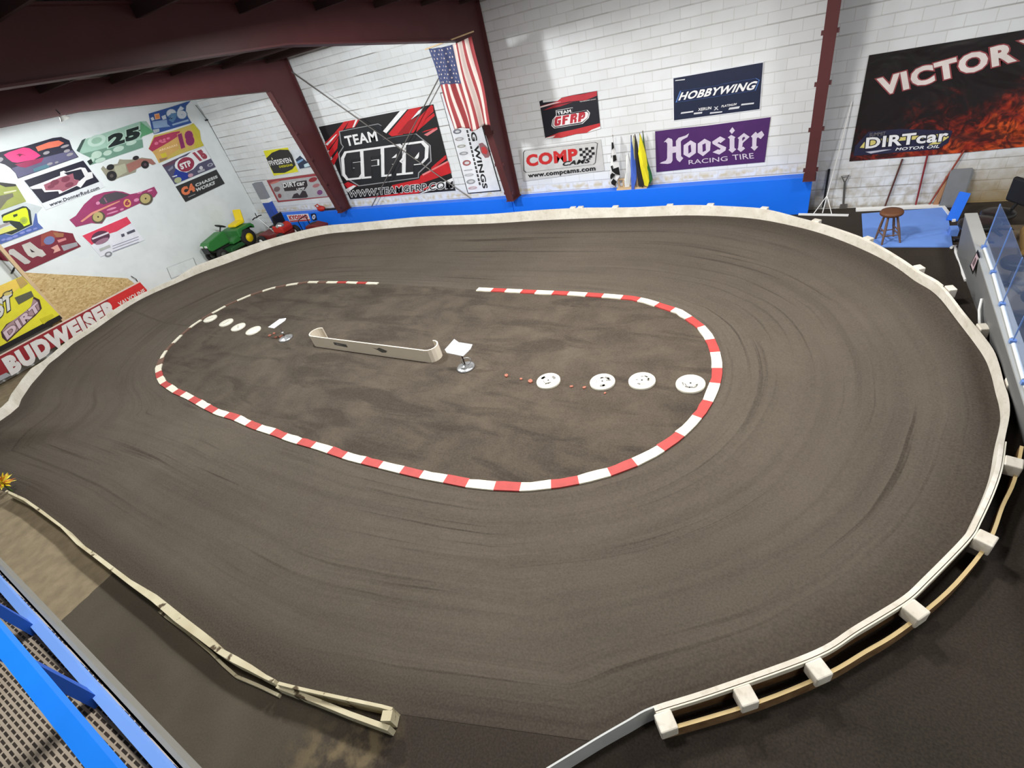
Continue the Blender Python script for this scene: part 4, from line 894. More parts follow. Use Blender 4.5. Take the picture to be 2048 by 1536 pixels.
o = mb.build('cloth', fl); sd = o.modifiers.new('thick', 'SOLIDIFY'); sd.thickness = 0.004; sd.offset = 0
mb = MB(); mb.cyl(onY(851, 101, FY) + Vector((0, 0, .02)), onY(948, 66, FY) + Vector((0, 0, .03)), 0.014, WOOD, 8); mb.build('pole', fl)

# ------------------------------------------------------------------ signal flags in a wooden rack on the ledge
ZF = zm(1200, 240, 9.6)
def cloth(pts, mt, Y, name, parent, th=0.025):
    mb = MB(); q = [onY(*ZF(x, y), Y) for x, y in pts]; n = len(q); cx = sum(q, Vector()) / n
    front = [p + Vector((0, -0.03 * math.sin(i * 1.7), 0)) for i, p in enumerate(q)]
    mb.add(front + [p + Vector((0, th, 0)) for p in q] + [cx + Vector((0, -0.05, 0))], [(i, (i + 1) % n, 2 * n) for i in range(n)] + [tuple(range(2 * n - 1, n - 1, -1))] + [(i, n + i, n + (i + 1) % n, (i + 1) % n) for i in range(n)], mt)
    return mb.build(name, parent)
def sflag(label, pole, pts, c, Y, name='signal_flag'):
    b = onY(*ZF(*pole[1]), Y); t_ = thing(name, label, 'flag', tuple(b), group=None)
    mb = MB(); mb.cyl(onY(*ZF(*pole[0]), Y), b, 0.012, mat('flag_stick', (120, 110, 96), 0.6), 8); mb.build('stick', t_)
    cloth(pts, mat('flag_cloth_%d_%d_%d' % c, c, 0.8, 0, 0.08), Y - 0.03, 'cloth', t_)
    return t_
ck = sflag('black and white chequered flag at the left of the flag rack', ((240, 290), (300, 1290)), [(235, 300), (262, 440), (310, 650), (365, 900), (385, 1060), (320, 1180), (270, 1290), (190, 1240), (205, 1060), (205, 860), (215, 640), (218, 430)], (226, 226, 226), 12.42)
for pts in ([(222, 430), (252, 430), (272, 530), (224, 580)], [(245, 680), (305, 668), (322, 770), (252, 805)], [(210, 660), (230, 700), (216, 740)], [(205, 890), (240, 870), (250, 940), (360, 900), (385, 1060), (300, 1040), (230, 980)], [(200, 1050), (235, 1015), (295, 1050), (215, 1140), (195, 1110)], [(210, 1190), (260, 1125), (325, 1185), (280, 1265), (220, 1230)]):
    mb = MB(); mb.add([onY(*ZF(x, y), 12.32) for x, y in pts], [tuple(range(len(pts)))], BLACK); mb.build('black_check', ck)
sflag('white flag hanging between the chequered and blue flags', ((500, 680), (540, 1300)), [(495, 690), (545, 640), (600, 1000), (560, 1290), (480, 1290), (470, 1150), (490, 1000)], (226, 228, 226), 12.44)
sflag('blue flag with pale tip hanging over the ledge front', ((598, 290), (612, 1290)), [(590, 300), (605, 420), (650, 640), (690, 870), (700, 1130), (660, 1300), (650, 1380), (600, 1400), (600, 1100), (592, 800)], (70, 104, 200), 12.37)
sflag('black flag in the middle of the flag rack', ((668, 270), (760, 1290)), [(672, 280), (720, 480), (740, 700), (800, 1000), (840, 1200), (830, 1290), (740, 1270), (700, 1000), (680, 700), (670, 480)], (38, 34, 34), 12.36)
sflag('pale yellow rolled flag behind the blue flag', ((648, 300), (700, 1295)), [(640, 310), (668, 420), (682, 600), (690, 800), (672, 850), (650, 640), (622, 420)], (206, 200, 140), 12.40)
sflag('bright yellow flag near the right of the flag rack', ((760, 255), (880, 1270)), [(765, 270), (800, 360), (880, 660), (920, 960), (945, 1180), (920, 1270), (850, 1265), (830, 1180), (780, 900), (735, 640), (745, 460)], (226, 214, 40), 12.34)
sflag('dark green flag at the right end of the flag rack', ((818, 205), (960, 1230)), [(820, 220), (850, 540), (920, 820), (990, 1040), (1008, 1150), (960, 1230), (920, 1180), (890, 900), (830, 600)], (44, 104, 56), 12.40)
rk = thing('flag_rack', 'small bare wooden rack holding the signal flags on the ledge', 'rack', tuple(onY(*ZF(420, 1290), 12.46)))
q0 = onY(*ZF(340, 1290), 12.46); q1 = onY(*ZF(920, 1290), 12.46)
mb = MB(); mb.box(((q0.x + q1.x) / 2, 12.46, LZ + 0.02), (q1.x - q0.x, 0.2, 0.04), WOOD); mb.build('base_board', rk)
for k in range(7):
    mb = MB(); mb.box((q0.x + 0.03 + k * (q1.x - q0.x - 0.06) / 6, 12.50, LZ + 0.14), (0.03, 0.03, 0.2), WOOD); mb.build('upright', rk)
mb = MB(); mb.box(((q0.x + q1.x) / 2, 12.5, LZ + 0.23), (q1.x - q0.x, 0.05, 0.03), WOOD); mb.build('top_rail', rk)

# small red tool on the ledge by the left column
rt = thing('grass_trimmer', 'small red trimmer with black shaft on the ledge', 'trimmer', (-15.2, 12.38, LZ))
mb = MB(); mb.ell((-15.25, 12.38, LZ + 0.1), (0.2, 0.1, 0.1), REDPAINT); mb.build('motor_housing', rt)
mb = MB(); mb.cyl((-15.1, 12.38, LZ + 0.06), (-14.35, 12.4, LZ + 0.05), 0.03, BLACK); mb.build('shaft', rt)
mb = MB(); mb.tube([(-15.42, 12.38, LZ + 0.12), (-15.5, 12.38, LZ + 0.22), (-15.35, 12.38, LZ + 0.26), (-15.25, 12.38, LZ + 0.19)], 0.02, REDPAINT); mb.build('handle', rt)

# ------------------------------------------------------------------ infield things
DW = mat('disc_white', (226, 222, 206), 0.6, 0, 0.06, 5); DS = mat('disc_scuff', (122, 120, 116), 0.8, 0, 0.3, 20)
places = ['left end, nearest the kerb', 'second from the left kerb', 'third from the left kerb', 'nearest the left card stand', 'nearest the right card stand', 'second from the right card stand', 'second from the right kerb', 'right end, touching the kerb curve']
for i, (px, py, r_) in enumerate(((421, 638, .195), (453, 646, .195), (477, 655, .195), (507, 662, .2), (1097, 763, .205), (1205, 765, .205), (1284, 763, .21), (1381, 769, .215))):
    c = G(px, py, 0.02)
    mb = MB(); mb.lathe([(0.0, 0.034), (0.012, 0.034), (0.018, 0.038), (r_ * .97, 0.036), (r_, 0.028), (r_, 0.0)], (c.x, c.y, 0.012), DW, 32)
    if i > 3:
        for k in range(9):
            a = random.uniform(0, 6.28); b = a + random.uniform(.3, .9); r1 = r_ * random.uniform(.3, .5); r2 = r1 + r_ * random.uniform(.05, .28)
            pts = [(c.x + r1 * math.cos(a + (b - a) * j / 5), c.y + r1 * math.sin(a + (b - a) * j / 5), 0.0515) for j in range(6)] + [(c.x + r2 * math.cos(b + (a - b) * j / 5) * random.uniform(.9, 1.05), c.y + r2 * math.sin(b + (a - b) * j / 5), 0.0515) for j in range(6)]
            mb.add(pts, [tuple(range(12))], DS if k % 3 else mat('disc_scuff_pale', (176, 173, 164), 0.8))
        mb.lathe([(0.0, .002), (0.014, .002), (0.016, 0)], (c.x, c.y, 0.051), BLACK, 12)
    elif i in (0, 1, 2):
        mb.box((c.x + .02, c.y - .01, 0.0505), (.2, .03, .002), mat('disc_scuff_pale', (176, 173, 164), 0.8), Matrix.Rotation(.5 + i, 3, 'Z'))
    tag(mb.build('marker_disc'), 'round white marker disc flat on the infield, ' + places[i], 'disc', 'infield marker discs')

# card stands
CARD = mat('white_card', (240, 242, 246), 0.5, 0, 0.02)
def card_stand(px, py, cardpts, label, hub, ring):
    b = G(px, py, 0.012); t_ = thing('card_stand', label, 'card stand', tuple(b))
    mb = MB(); mb.lathe([(0.0, 0.0), (0.17, 0.0), (0.18, 0.012), (0.15, 0.03), (0.05, 0.05), (0.02, 0.075), (0.0, 0.075)], b, SILVER, 28); mb.build('base', t_)
    tp = hub
    mb = MB(); mb.tube([b + Vector((0, 0, .06)), b + Vector((0.0, 0.0, .2)), tp], 0.014, mat('stand_steel', (70, 58, 54), 0.5)); mb.build('stem', t_)
    mb = MB()
    if ring: mb.tube([b + Vector((0.03 + 0.075 * math.cos(a), 0.03 + 0.05 * math.cos(a), 0.13 + 0.075 * math.sin(a))) for a in [i * 2 * math.pi / 16 for i in range(17)]], 0.01, SILVER, 8)
    else: mb.ell(b + Vector((0.0, 0, 0.17)), (0.035, 0.035, 0.03), SILVER)
    mb.build('clamp', t_)
    n = len(cardpts); e = Vector((0, 0, -0.012))
    mb = MB(); cc = sum(cardpts, Vector()) / n + Vector((0, 0, 0.0)); mb.add(cardpts + [p + e for p in cardpts] + [cc, cc + e], [(i, (i + 1) % n, 2 * n) for i in range(n)] + [(n + (i + 1) % n, n + i, 2 * n + 1) for i in range(n)] + [(i, n + i, n + (i + 1) % n, (i + 1) % n) for i in range(n)], CARD)
    mb.build('card', t_)
ZC = zm(520, 600, 4.655)
cp = []
for (x, y, z) in ((1720, 460, .42), (1740, 490, .39), (1890, 522, .34), (1958, 455, .44), (1977, 412, .50), (1850, 392, .55), (1808, 362, .60)):
    cp.append(G(*ZC(x, y), z))
card_stand(932, 735, cp, 'white card on a round based stand right of the infield barrier', sum(cp, Vector()) / 7 - Vector((0, 0, .02)), True)
cp = []
for (x, y, z) in ((75, 252, .34), (128, 262, .33), (232, 188, .40), (242, 168, .43), (182, 176, .46)): cp.append(G(*ZC(x, y), z))
card_stand(572, 677, cp, 'white card tilted edge-on on a stand left of the infield barrier', sum(cp, Vector()) / 5 - Vector((0, 0, .02)), False)

# infield barrier with rolled ends
br_ = thing('infield_barrier', 'low cream plastic barrier with rolled ends in the middle of the infield', 'barrier', tuple(G(745, 709, 0)))
a, b = G(634, 693, .012), G(858, 724.5, .012)
d = (b - a).normalized(); nb = Vector((-d.y, d.x, 0)); nb = nb if nb.y > 0 else -nb
path = []
RR = 0.17
for k in range(9):
    th = math.pi * 1.05 * (1 - k / 8); path.append(a + nb * (RR - RR * math.cos(th)) - d * RR * math.sin(th))
for k in range(1, 12): path.append(a.lerp(b, k / 12))
for k in range(9):
    th = math.pi * 1.05 * k / 8; path.append(b + nb * (RR - RR * math.cos(th)) + d * RR * math.sin(th))
vs = []; HB_ = 0.29
for i, q in enumerate(path):
    t_ = (path[min(i + 1, len(path) - 1)] - path[max(i - 1, 0)]).normalized(); n2 = Vector((-t_.y, t_.x, 0)) * 0.012
    vs += [q - n2, q - n2 + Vector((0, 0, HB_)), q + n2 + Vector((0, 0, HB_)), q + n2]
k = len(path); CREAM = mat('cream_plastic', (226, 216, 198), 0.55, 0, 0.06, 3)
mb = MB(); mb.add(vs, [(i * 4 + j, i * 4 + (j + 1) % 4, (i + 1) * 4 + (j + 1) % 4, (i + 1) * 4 + j) for i in range(k - 1) for j in range(4)], CREAM); mb.add(vs[:4], [(0, 1, 2, 3)], CREAM); mb.add(vs[-4:], [(3, 2, 1, 0)], CREAM); mb.build('strip', br_)
def decal(fr, w, h, c, shape):
    q = a.lerp(b, fr) - nb * 0.016 + Vector((0, 0, .16)); mb = MB()
    mb.add([q + d * (x * w) + Vector((0, 0, y * h)) for x, y in shape], [tuple(range(len(shape)))], ink(c)); mb.build('decal', br_)
decal(0.27, 0.2, .05, (92, 92, 90), [(-1, -.5), (1, -1), (1, .6), (-1, 1)]); decal(0.27, 0.12, .02, (196, 194, 188), [(-1, -.5), (1, -1), (1, .6), (-1, 1)])
decal(0.63, 0.2, .07, (92, 92, 88), [(-1, .6), (-.4, .3), (0, .9), (1, 0), (.7, -.7), (.1, -.9), (-.3, -.2)]); decal(0.63, 0.09, .025, (196, 194, 188), [(-1, .6), (1, 0), (.7, -.7), (-.8, 0)])

# broken orange bits
chips = [(1013, 752, .05), (1042, 758, .035), (1060, 763, .05), (1143, 773, .035), (1168, 775, .035), (1210, 786, .025), (540, 671, .05), (552, 675, .05), (561, 673, .06), (548, 667, .04)]
cl_ = ['left of the discs', 'middle of three left of the discs', 'right of three left of the discs', 'left of the pair between two discs', 'right of the pair between two discs', 'just below the second right disc']
for i, (px, py, r_) in enumerate(chips):
    c = G(px, py, .02); mb = MB(); pts = []
    for k in range(7):
        aa = k * 6.283 / 7; rr = r_ * .95 * random.uniform(.6, 1.2); pts.append((c.x + rr * math.cos(aa), c.y + rr * math.sin(aa), 0.012))
    mb.prism(pts, (0, 0, r_ * .5), mat('clay_orange', (156, 98, 80), 0.8, 0, 0.2, 20))
    if i < 6: tag(mb.build('clay_chip'), 'small broken orange clay chip on the infield, ' + cl_[i], 'chip', 'orange clay chips')
    else: tag(mb.build('clay_chip'), 'reddish clay chip heaped beside the left card stand', 'chip', 'reddish chips by the left stand')

# ------------------------------------------------------------------ vehicles parked in the corner
def wheel(parent, x, y, z, r, w, hub, name='wheel'):       # local coords, axle along y
    A = Matrix.Rotation(math.pi / 2, 3, 'X')
    mb = MB(); mb.lathe([(r * .52, -w / 2), (r * .9, -w / 2), (r, -w * .32), (r, w * .32), (r * .9, w / 2), (r * .52, w / 2), (r * .52, -w / 2)], (x, y, z), RUBBER, 24, A)
    o = mb.build(name, parent, fix=False)
    mb = MB(); mb.lathe([(0, -w * .38), (r * .25, -w * .4), (r * .3, -w * .3), (r * .52, -w * .44), (r * .53, w * .44), (r * .3, w * .3), (r * .25, w * .4), (0, w * .38)], (x, y, z), hub, 20, A)
    h = mb.build('hub', o, fix=False); return o
def prof(mb, pts, y0, y1, mt, ins=0.0):                     # side profile (x,z) extruded across y
    mb.prism([(x, y0, z) for x, z in pts], (0, y1 - y0, 0), mt); return mb
tr = thing('lawn_tractor', 'green lawn tractor with yellow seat parked by the left wall', 'tractor', (-18.62, 11.0, .2), -math.pi / 2 + 0.04)
LT = dict(fix=False)
mb = MB(); prof(mb, [(.62, .42), (1.42, .42), (1.5, .5), (1.5, .66), (1.4, .74), (.72, .86), (.62, .84)], -.24, .24, GREEN); mb.build('hood', tr, 0.03, False)
mb = MB(); mb.box((1.505, 0, .48), (.03, .38, .22), BLACK); mb.build('grille', tr, 0.01, False)
for sy in (-1, 1):
    mb = MB(); mb.box((1.5, sy * .13, .63), (.04, .14, .07), mat('lamp_lens', (226, 228, 226), .2)); mb.build('headlight', tr, 0.01, False)
mb = MB(); prof(mb, [(.2, .34), (.66, .34), (.66, .42), (.5, .5), (.25, .55)], -.42, .42, GREEN); mb.build('footboard', tr, 0.02, False)
mb = MB(); prof(mb, [(.34, .45), (.3, .72), (.12, .74), (-.36, .74), (-.46, .62), (-.44, .5), (-.34, .62), (.1, .62), (.2, .45)], -.48, .48, GREEN); mb.build('fender', tr, 0.03, False)
mb = MB(); mb.box((-.1, 0, .5), (.7, .3, .3), mat('chassis_dark', (40, 42, 38), .7)); mb.box((.7, 0, .36), (1.2, .26, .1), MATS['chassis_dark']); mb.build('chassis', tr, 0.01, False)
st = MB(); prof(st, [(.12, .76), (-.3, .76), (-.36, .8), (-.46, 1.22), (-.4, 1.26), (-.3, .9), (.1, .86)], -.22, .22, YELLOW); st.build('seat', tr, 0.05, False)
mb = MB(); mb.cyl((.66, 0, .8), (.5, 0, .98), .025, BLACK); mb.build('steering_column', tr, 0, False)
mb = MB(); A = Matrix.Rotation(-.6, 3, 'Y'); mb.tube([Vector((.5, 0, .99)) + A @ Vector((.17 * math.cos(k * math.pi / 8), .17 * math.sin(k * math.pi / 8), 0)) for k in range(17)], .016, BLACK, 8)
for k in range(3): mb.cyl(Vector((.5, 0, .99)), Vector((.5, 0, .99)) + A @ Vector((.17 * math.cos(k * 2.09), .17 * math.sin(k * 2.09), 0)), .012, BLACK, 6)
mb.build('steering_wheel', tr, 0, False)
for sy in (-1, 1): wheel(tr, 0, sy * .40, .31, .31, .24, YELLOW); wheel(tr, 1.22, sy * .34, .2, .2, .16, mat('rim_grey', (90, 92, 88), .5))
mb = MB(); prof(mb, [(.28, .16), (.95, .16), (.9, .3), (.35, .3)], -.52, .52, mat('deck_green', (38, 84, 46), .5)); mb.build('mower_deck', tr, 0.03, False)

m2 = thing('riding_mower', 'dark red riding mower with black seat behind the green tractor', 'mower', (-16.72, 11.28, .2), 0.08)
MAR = mat('mower_maroon', (108, 36, 36), .5, 0, .15)
mb = MB(); prof(mb, [(-.7, .2), (.55, .2), (.6, .34), (.2, .42), (-.2, .36), (-.7, .42)], -.28, .28, MAR); mb.build('chassis', m2, .03, False)
mb = MB(); prof(mb, [(.1, .42), (.6, .36), (.62, .56), (.5, .66), (.16, .68)], -.26, .26, REDPAINT); mb.build('engine_cover', m2, .05, False)
mb = MB(); mb.ell((.42, -.12, .62), (.17, .15, .12), SILVER); mb.build('engine', m2, 0, False)
mb = MB(); prof(mb, [(-.02, .6), (-.02, .66), (.28, .7), (.34, 1.0), (.42, 1.0), (.4, .62)], -.24, .24, BLACK); mb.build('seat', m2, .05, False)
mb = MB(); mb.cyl((-.1, 0, .3), (-.62, 0, .95), .022, SILVER); mb.build('steering_column', m2, 0, False)
mb = MB(); mb.tube([(-.64, -.22, .96), (-.66, -.1, .98), (-.64, 0, .96), (-.66, .1, .98), (-.64, .22, .96)], .02, BLACK); mb.tube([(-.64, 0, .96), (-.62, 0, 1.12)], .014, BLACK); mb.build('handlebar', m2, 0, False)
for sx, r_ in ((-.55, .2), (.5, .22)):
    for sy in (-1, 1): wheel(m2, sx, sy * .36, r_, r_, .14, WHITEM)

m3 = thing('push_mower', 'bright red push mower against the blue ledge', 'mower', (-15.28, 11.8, .2), 0.12)
mb = MB(); prof(mb, [(-.45, .08), (.48, .08), (.42, .2), (.1, .26), (-.38, .2)], -.27, .27, REDPAINT); mb.build('deck', m3, .04, False)
mb = MB(); mb.lathe([(0, .3), (.12, .3), (.16, .22), (.16, .1), (0, .1)], (0, 0, .14), mat('engine_black', (40, 38, 38), .5), 20); mb.build('engine', m3, 0, False)
mb = MB(); prof(mb, [(-.3, .26), (.46, .2), (.5, .32), (.1, .44), (-.25, .4)], -.2, .2, MAR); mb.build('grass_cover', m3, .04, False)
for sx in (-.38, .42):
    for sy in (-1, 1): wheel(m3, sx, sy * .3, .1, .1, .06, WHITEM)
mb = MB(); mb.tube([(-.4, .22, .2), (-.42, .22, .6), (-.38, .2, .66), (-.38, -.2, .66), (-.42, -.22, .6), (-.4, -.22, .2)], .016, BLACK, 8); mb.build('handle', m3, 0, False)

# ------------------------------------------------------------------ right side: mat, stool, tools
m0, m1, m2_, m3_ = G(1723, 429), G(1727, 495), G(1905, 495), G(1893, 416)
fm_ = thing('floor_mat', 'pale blue board lying under the wooden stool', 'mat', (1.8, 11.5, 0))
mb = MB(); mb.prism([m0, m1, m2_, m3_], (0, 0, 0.02), MATBLUE); mb.build('board', fm_)
mb = MB(); mb.beam((m0.x - .1, 12.44, .02), (2.46, 12.46, .02), .12, .04, WHITEM); mb.beam((2.46, 12.46, .02), (2.56, 11.7, .02), .05, .04, WHITEM); mb.build('white_edge', fm_)
so = thing('wooden_stool', 'brown round topped wooden stool standing on the blue board', 'stool', (1.5, 10.87, 0.02))
mb = MB(); mb.lathe([(0, .5), (.15, .5), (.18, .52), (.185, .55), (.17, .58), (.1, .575), (0, .57)], (1.45, 10.9, 0.02), BROWN, 28); mb.build('seat', so)
feet = []
for k in range(4):
    an = math.pi / 4 + k * math.pi / 2 + .3; f_ = (1.49 + .21 * math.cos(an), 10.88 + .21 * math.sin(an), .02); tp = (1.45 + .1 * math.cos(an), 10.9 + .1 * math.sin(an), .53); feet.append((f_, tp))
    mb = MB(); mb.tube([f_, tuple(f_[i] * .5 + tp[i] * .5 for i in range(3)), tp], [.016, .024, .018], mat('worn_leg', (112, 88, 76), .6, 0, .2, 12), 10); mb.build('leg', so)
for k in range(4):
    for zf in (.3, .45)[:1 + k % 2]:
        p0 = tuple(feet[k][0][i] * (1 - zf) + feet[k][1][i] * zf for i in range(3)); p1 = tuple(feet[(k + 1) % 4][0][i] * (1 - zf) + feet[(k + 1) % 4][1][i] * zf for i in range(3))
        mb = MB(); mb.cyl(p0, p1, .011, MATS['worn_leg'], 8); mb.build('stretcher', so)

rk_ = thing('dirt_rake', 'long handled white rake leaning on the wall by the ledge', 'rake', tuple(G(1645, 427)))
h0 = G(1645, 426, .03); h1 = onY(1704, 202, 12.55)
mb = MB(); mb.cyl(h0, h1, .011, WHITEM, 8); mb.build('handle', rk_)
e0, e1 = G(1597, 428.5, .03), G(1697, 430.5, .03)
mb = MB(); mb.beam(e0, e1, .03, .04, WHITEM); mb.build('head', rk_)
hm = h0.lerp(h1, .17)
for q in (.3, .68):
    mb = MB(); mb.cyl(e0.lerp(e1, q), hm, .009, WHITEM, 6); mb.build('brace', rk_)
def lean(name, label, cat, bot, top, r_, mt, Y=12.56):
    a = onY(*bot, 12.5); b = onY(*top, Y); mb = MB(); mb.cyl(a, b, r_, mt, 10); return mb, a, b, label, cat, name
mb, a, b, *_ = lean('', '', '', (1646, 414.5), (1658.5, 338), .022, BLACK); tag(mb.build('black_stick'), 'short black stick leaning on the wall behind the white rake', 'stick')
sh = thing('shovel', 'grey D-handled shovel leaning on the wall right of the rake', 'shovel', tuple(G(1686, 413)))
TG = mat('tool_grey', (92, 90, 86), .5)
a, b = G(1686, 415), onY(1689.5, 366, 12.55); mb = MB(); mb.cyl(a + Vector((0, -.03, .0)), b, .02, TG, 10); mb.build('shaft', sh)
l, r_ = onY(1683, 353, 12.55), onY(1698, 350, 12.55); mb = MB(); mb.tube([b, l, r_, b], .013, TG, 8); mb.build('grip', sh)
mb = MB(); mb.box(tuple(a + Vector((0, -.06, .05))), (.13, .02, .1), TG); mb.build('blade', sh)
for lab, bt, tp, mt in (('thin dark brown tool handle leaning on the wall behind the stool', (1769, 412.5), (1805, 318), mat('dark_handle', (84, 48, 40), .5)), ('upright red tool handle leaning on the wall right of the stool', (1830, 411), (1855.5, 308), mat('red_handle', (128, 40, 44), .5)),
                        ('slanted red tool handle reaching up towards the flame banner', (1856, 410), (1929, 300), mat('rust_handle', (140, 62, 48), .5))):
    a, b = G(*bt), onY(*tp, 12.57); mb = MB(); mb.cyl(a + Vector((0, -.06, 0)), b, .016, mt, 8); tag(mb.build('tool_handle'), lab, 'tool handle')
a, b = G(1868, 409), onY(1897, 352, 12.57); mb = MB(); mb.beam(a + Vector((0, -.1, 0)), b, .08, .03, mat('tan_plank', (172, 128, 92), .6), up=(0, 1, 0)); tag(mb.build('wood_plank'), 'tan wood plank leaning beside the slanted red handle', 'plank')
p0, p1 = onY(1897, 341, 12.5), onY(1921, 341, 12.5)
mb = MB(); mb.prism([(2.40, 12.42, 0), (2.74, 12.42, 0), (2.80, 12.56, p1.z * .9), (2.76, 12.56, p0.z), (2.44, 12.56, p0.z)], (0, -.02, 0), mat('grey_sheet', (120, 122, 124), .55)); tag(mb.build('grey_board'), 'dark grey sheet leaning on the wall at the end of the blue board', 'board')
mb = MB(); a = G(1911, 442, .02); mb.beam((2.53, 11.74, .0), (2.66, 12.05, .42), .17, .05, BLUE, up=(0, -1, 0)); tag(mb.build('blue_plank'), 'short bright blue plank standing at the corner of the mat', 'plank')
mb = MB(); mb.box((2.48, 11.16, .06), (.12, .2, .12), MATBLUE); tag(mb.build('blue_block'), 'low pale blue block at the right end of the mat', 'block')

# half wall with clear panels
hw = thing('half_wall', 'low grey half wall on the right topped with clear panels', 'half wall', (2.3, 7, 0))
HT = .75
def bx(y): return 2.44 + (10.3 - y) * 0.013 if y > 6.8 else 2.486
def hx(y): return 2.365 - (10.3 - y) * 0.026
mb = MB(); vs = []
for y in (10.3, 8.5, 6.8, 5.0, 3.4):
    vs += [(bx(y), y, 0), (hx(y), y, HT - .02), (hx(y) + .15, y, HT - .02), (bx(y) + .12, y, 0)]
mb.add(vs, [(i * 4 + j, i * 4 + (j + 1) % 4, (i + 1) * 4 + (j + 1) % 4, (i + 1) * 4 + j) for i in range(4) for j in range(4)], GREYPAINT); mb.add(vs[:4], [(0, 1, 2, 3)], GREYPAINT); mb.add(vs[-4:], [(3, 2, 1, 0)], GREYPAINT); mb.build('wall_body', hw)
mb = MB(); mb.prism([(hx(3.4) - .006, 3.4, HT - .02), (hx(10.3) - .006, 10.305, HT - .02), (hx(10.3) + .155, 10.305, HT - .02), (hx(3.4) + .155, 3.4, HT - .02)], (0, 0, .02), GREYTOP); mb.build('top_cap', hw)
def glass():
    m = bpy.data.materials.new('clear_blue_acrylic'); m.use_nodes = True; N = m.node_tree.nodes; L = m.node_tree.links
    tp = N.new('ShaderNodeBsdfTransparent'); tp.inputs[0].default_value = (.83, .88, .97, 1); gl = N.new('ShaderNodeBsdfGlossy'); gl.inputs['Roughness'].default_value = .08; gl.inputs[0].default_value = (.8, .88, 1, 1)
    df = N.new('ShaderNodeBsdfDiffuse'); df.inputs[0].default_value = (.35, .48, .8, 1)
    mx = N.new('ShaderNodeMixShader'); mx.inputs[0].default_value = .08; mx2 = N.new('ShaderNodeMixShader'); mx2.inputs[0].default_value = .06
    L.new(tp.outputs[0], mx.inputs[1]); L.new(df.outputs[0], mx.inputs[2]); L.new(mx.outputs[0], mx2.inputs[1]); L.new(gl.outputs[0], mx2.inputs[2]); L.new(mx2.outputs[0], N['Material Output'].inputs[0])
    return m
GL = glass(); CLIP = mat('blue_clip', (112, 146, 206), .3)
cl_px = [(1967, 496), (1985, 547), (2003, 611), (2024, 685), (2048, 768), (2076, 862), (2108, 970)]
cw = [G(x, y, HT) for x, y in cl_px]; PH = .66
for i in range(6):
    a, b = cw[i], cw[i + 1]; d_ = (b - a).normalized()
    g_ = thing('acrylic_panel', 'clear bluish panel upright on the half wall, ' + ['farthest from the camera', 'second from the far end', 'third from the far end', 'fourth from the far end', 'fifth from the far end', 'nearest the camera'][i], 'clear panel', tuple((a + b) / 2), group='clear panels on the half wall')
    mb = MB(); mb.beam(a + Vector((0, 0, PH / 2)), b - d_ * .02 + Vector((0, 0, PH / 2)), .008, PH, GL); mb.build('sheet', g_)
    mb = MB(); mb.box(tuple(a + Vector((0, .0, .02))), (.06, .05, .04), CLIP); mb.build('clip', g_)
    mb = MB(); mb.cyl(a + d_ * .06 + Vector((.0, 0, .02)), b - d_ * .05 + Vector((.0, 0, .02)), .02, mat('channel_white', (226, 228, 226), .25), 10); mb.build('bottom_channel', g_)
    mb = MB(); mb.box(tuple(a + Vector((0, 0, PH / 2))), (.012, .012, PH), CLIP); mb.build('edge_trim', g_)
q = [onX(*zm(1900, 380, 8.53)(x, y), 2.33) for x, y in ((488, 1020), (525, 1135), (402, 1436), (352, 1300))]
mb = MB(); mb.prism([p - Vector((.006, 0, 0)) for p in q], (-.006, 0, 0), BLACK); q2 = [p * .74 + (sum(q, Vector()) / 4) * .26 - Vector((.014, 0, 0)) for p in q]; mb.add(q2, [(0, 1, 2, 3)], ink((200, 176, 182))); mb.add([p * .4 + (sum(q, Vector()) / 4) * .6 - Vector((.018, 0, 0)) for p in q], [(0, 1, 2, 3)], ink((110, 90, 96)))
tag(mb.build('wall_sticker'), 'black framed pinkish sticker on the side of the half wall', 'sticker')
ZD = zm(1900, 380, 8.53)
mb = MB(); mb.tube([G(*ZD(x, y), .02) for x, y in ((20, 985), (60, 960), (95, 955), (100, 1060), (135, 1150), (170, 1220), (200, 1310), (215, 1370), (222, 1420), (245, 1475), (268, 1540))], .024, WHITEM, 8); tag(mb.build('white_hose'), 'white cord lying along the foot of the half wall', 'cord')
mb = MB(); mb.tube([Vector((2.36, 8.1, .42)), Vector((2.35, 8.0, .3)), Vector((2.37, 7.9, .18)), Vector((2.4, 7.8, .05))], .018, WHITEM, 8); tag(mb.build('loose_cable'), 'short white cord hanging down the half wall by the track boards', 'cord')

# stools and chairs behind the half wall
def swivel(label, x, y, zs, r_, back):
    t_ = thing('swivel_stool' if not back else 'office_chair', label, 'stool' if not back else 'chair', (x, y, 0))
    mb = MB(); mb.lathe([(0, zs - .1), (r_ * .9, zs - .1), (r_, zs - .06), (r_, zs - .02), (r_ * .92, zs), (r_ * .5, zs + .012), (0, zs + .006)], (x, y, 0), mat('black_vinyl', (26, 26, 27), .35), 28); mb.build('seat', t_)
    mb = MB(); mb.cyl((x, y, .06), (x, y, zs - .08), .03, SILVER); mb.build('column', t_)
    for k in range(5):
        an = k * 1.2566; mb = MB(); mb.beam((x, y, .08), (x + .27 * math.cos(an), y + .27 * math.sin(an), .05), .04, .03, BLACK); mb.lathe([(0, .025), (.025, .02), (.025, -.02), (0, -.025)], (x + .27 * math.cos(an), y + .27 * math.sin(an), .026), BLACK, 10); mb.build('leg', t_)
    if back:
        mb = MB(); mb.beam((x + .18, y + .1, zs - .05), (x + .25, y + .14, zs + .16), .04, .03, BLACK); mb.build('back_bracket', t_)
        mb = MB(); mb.box((x + .24, y + .14, zs + .28), (.08, .46, .42), mat('black_fabric', (20, 20, 24), .7), Matrix.Rotation(.5, 3, 'Z')); mb.build('backrest', t_, .06)
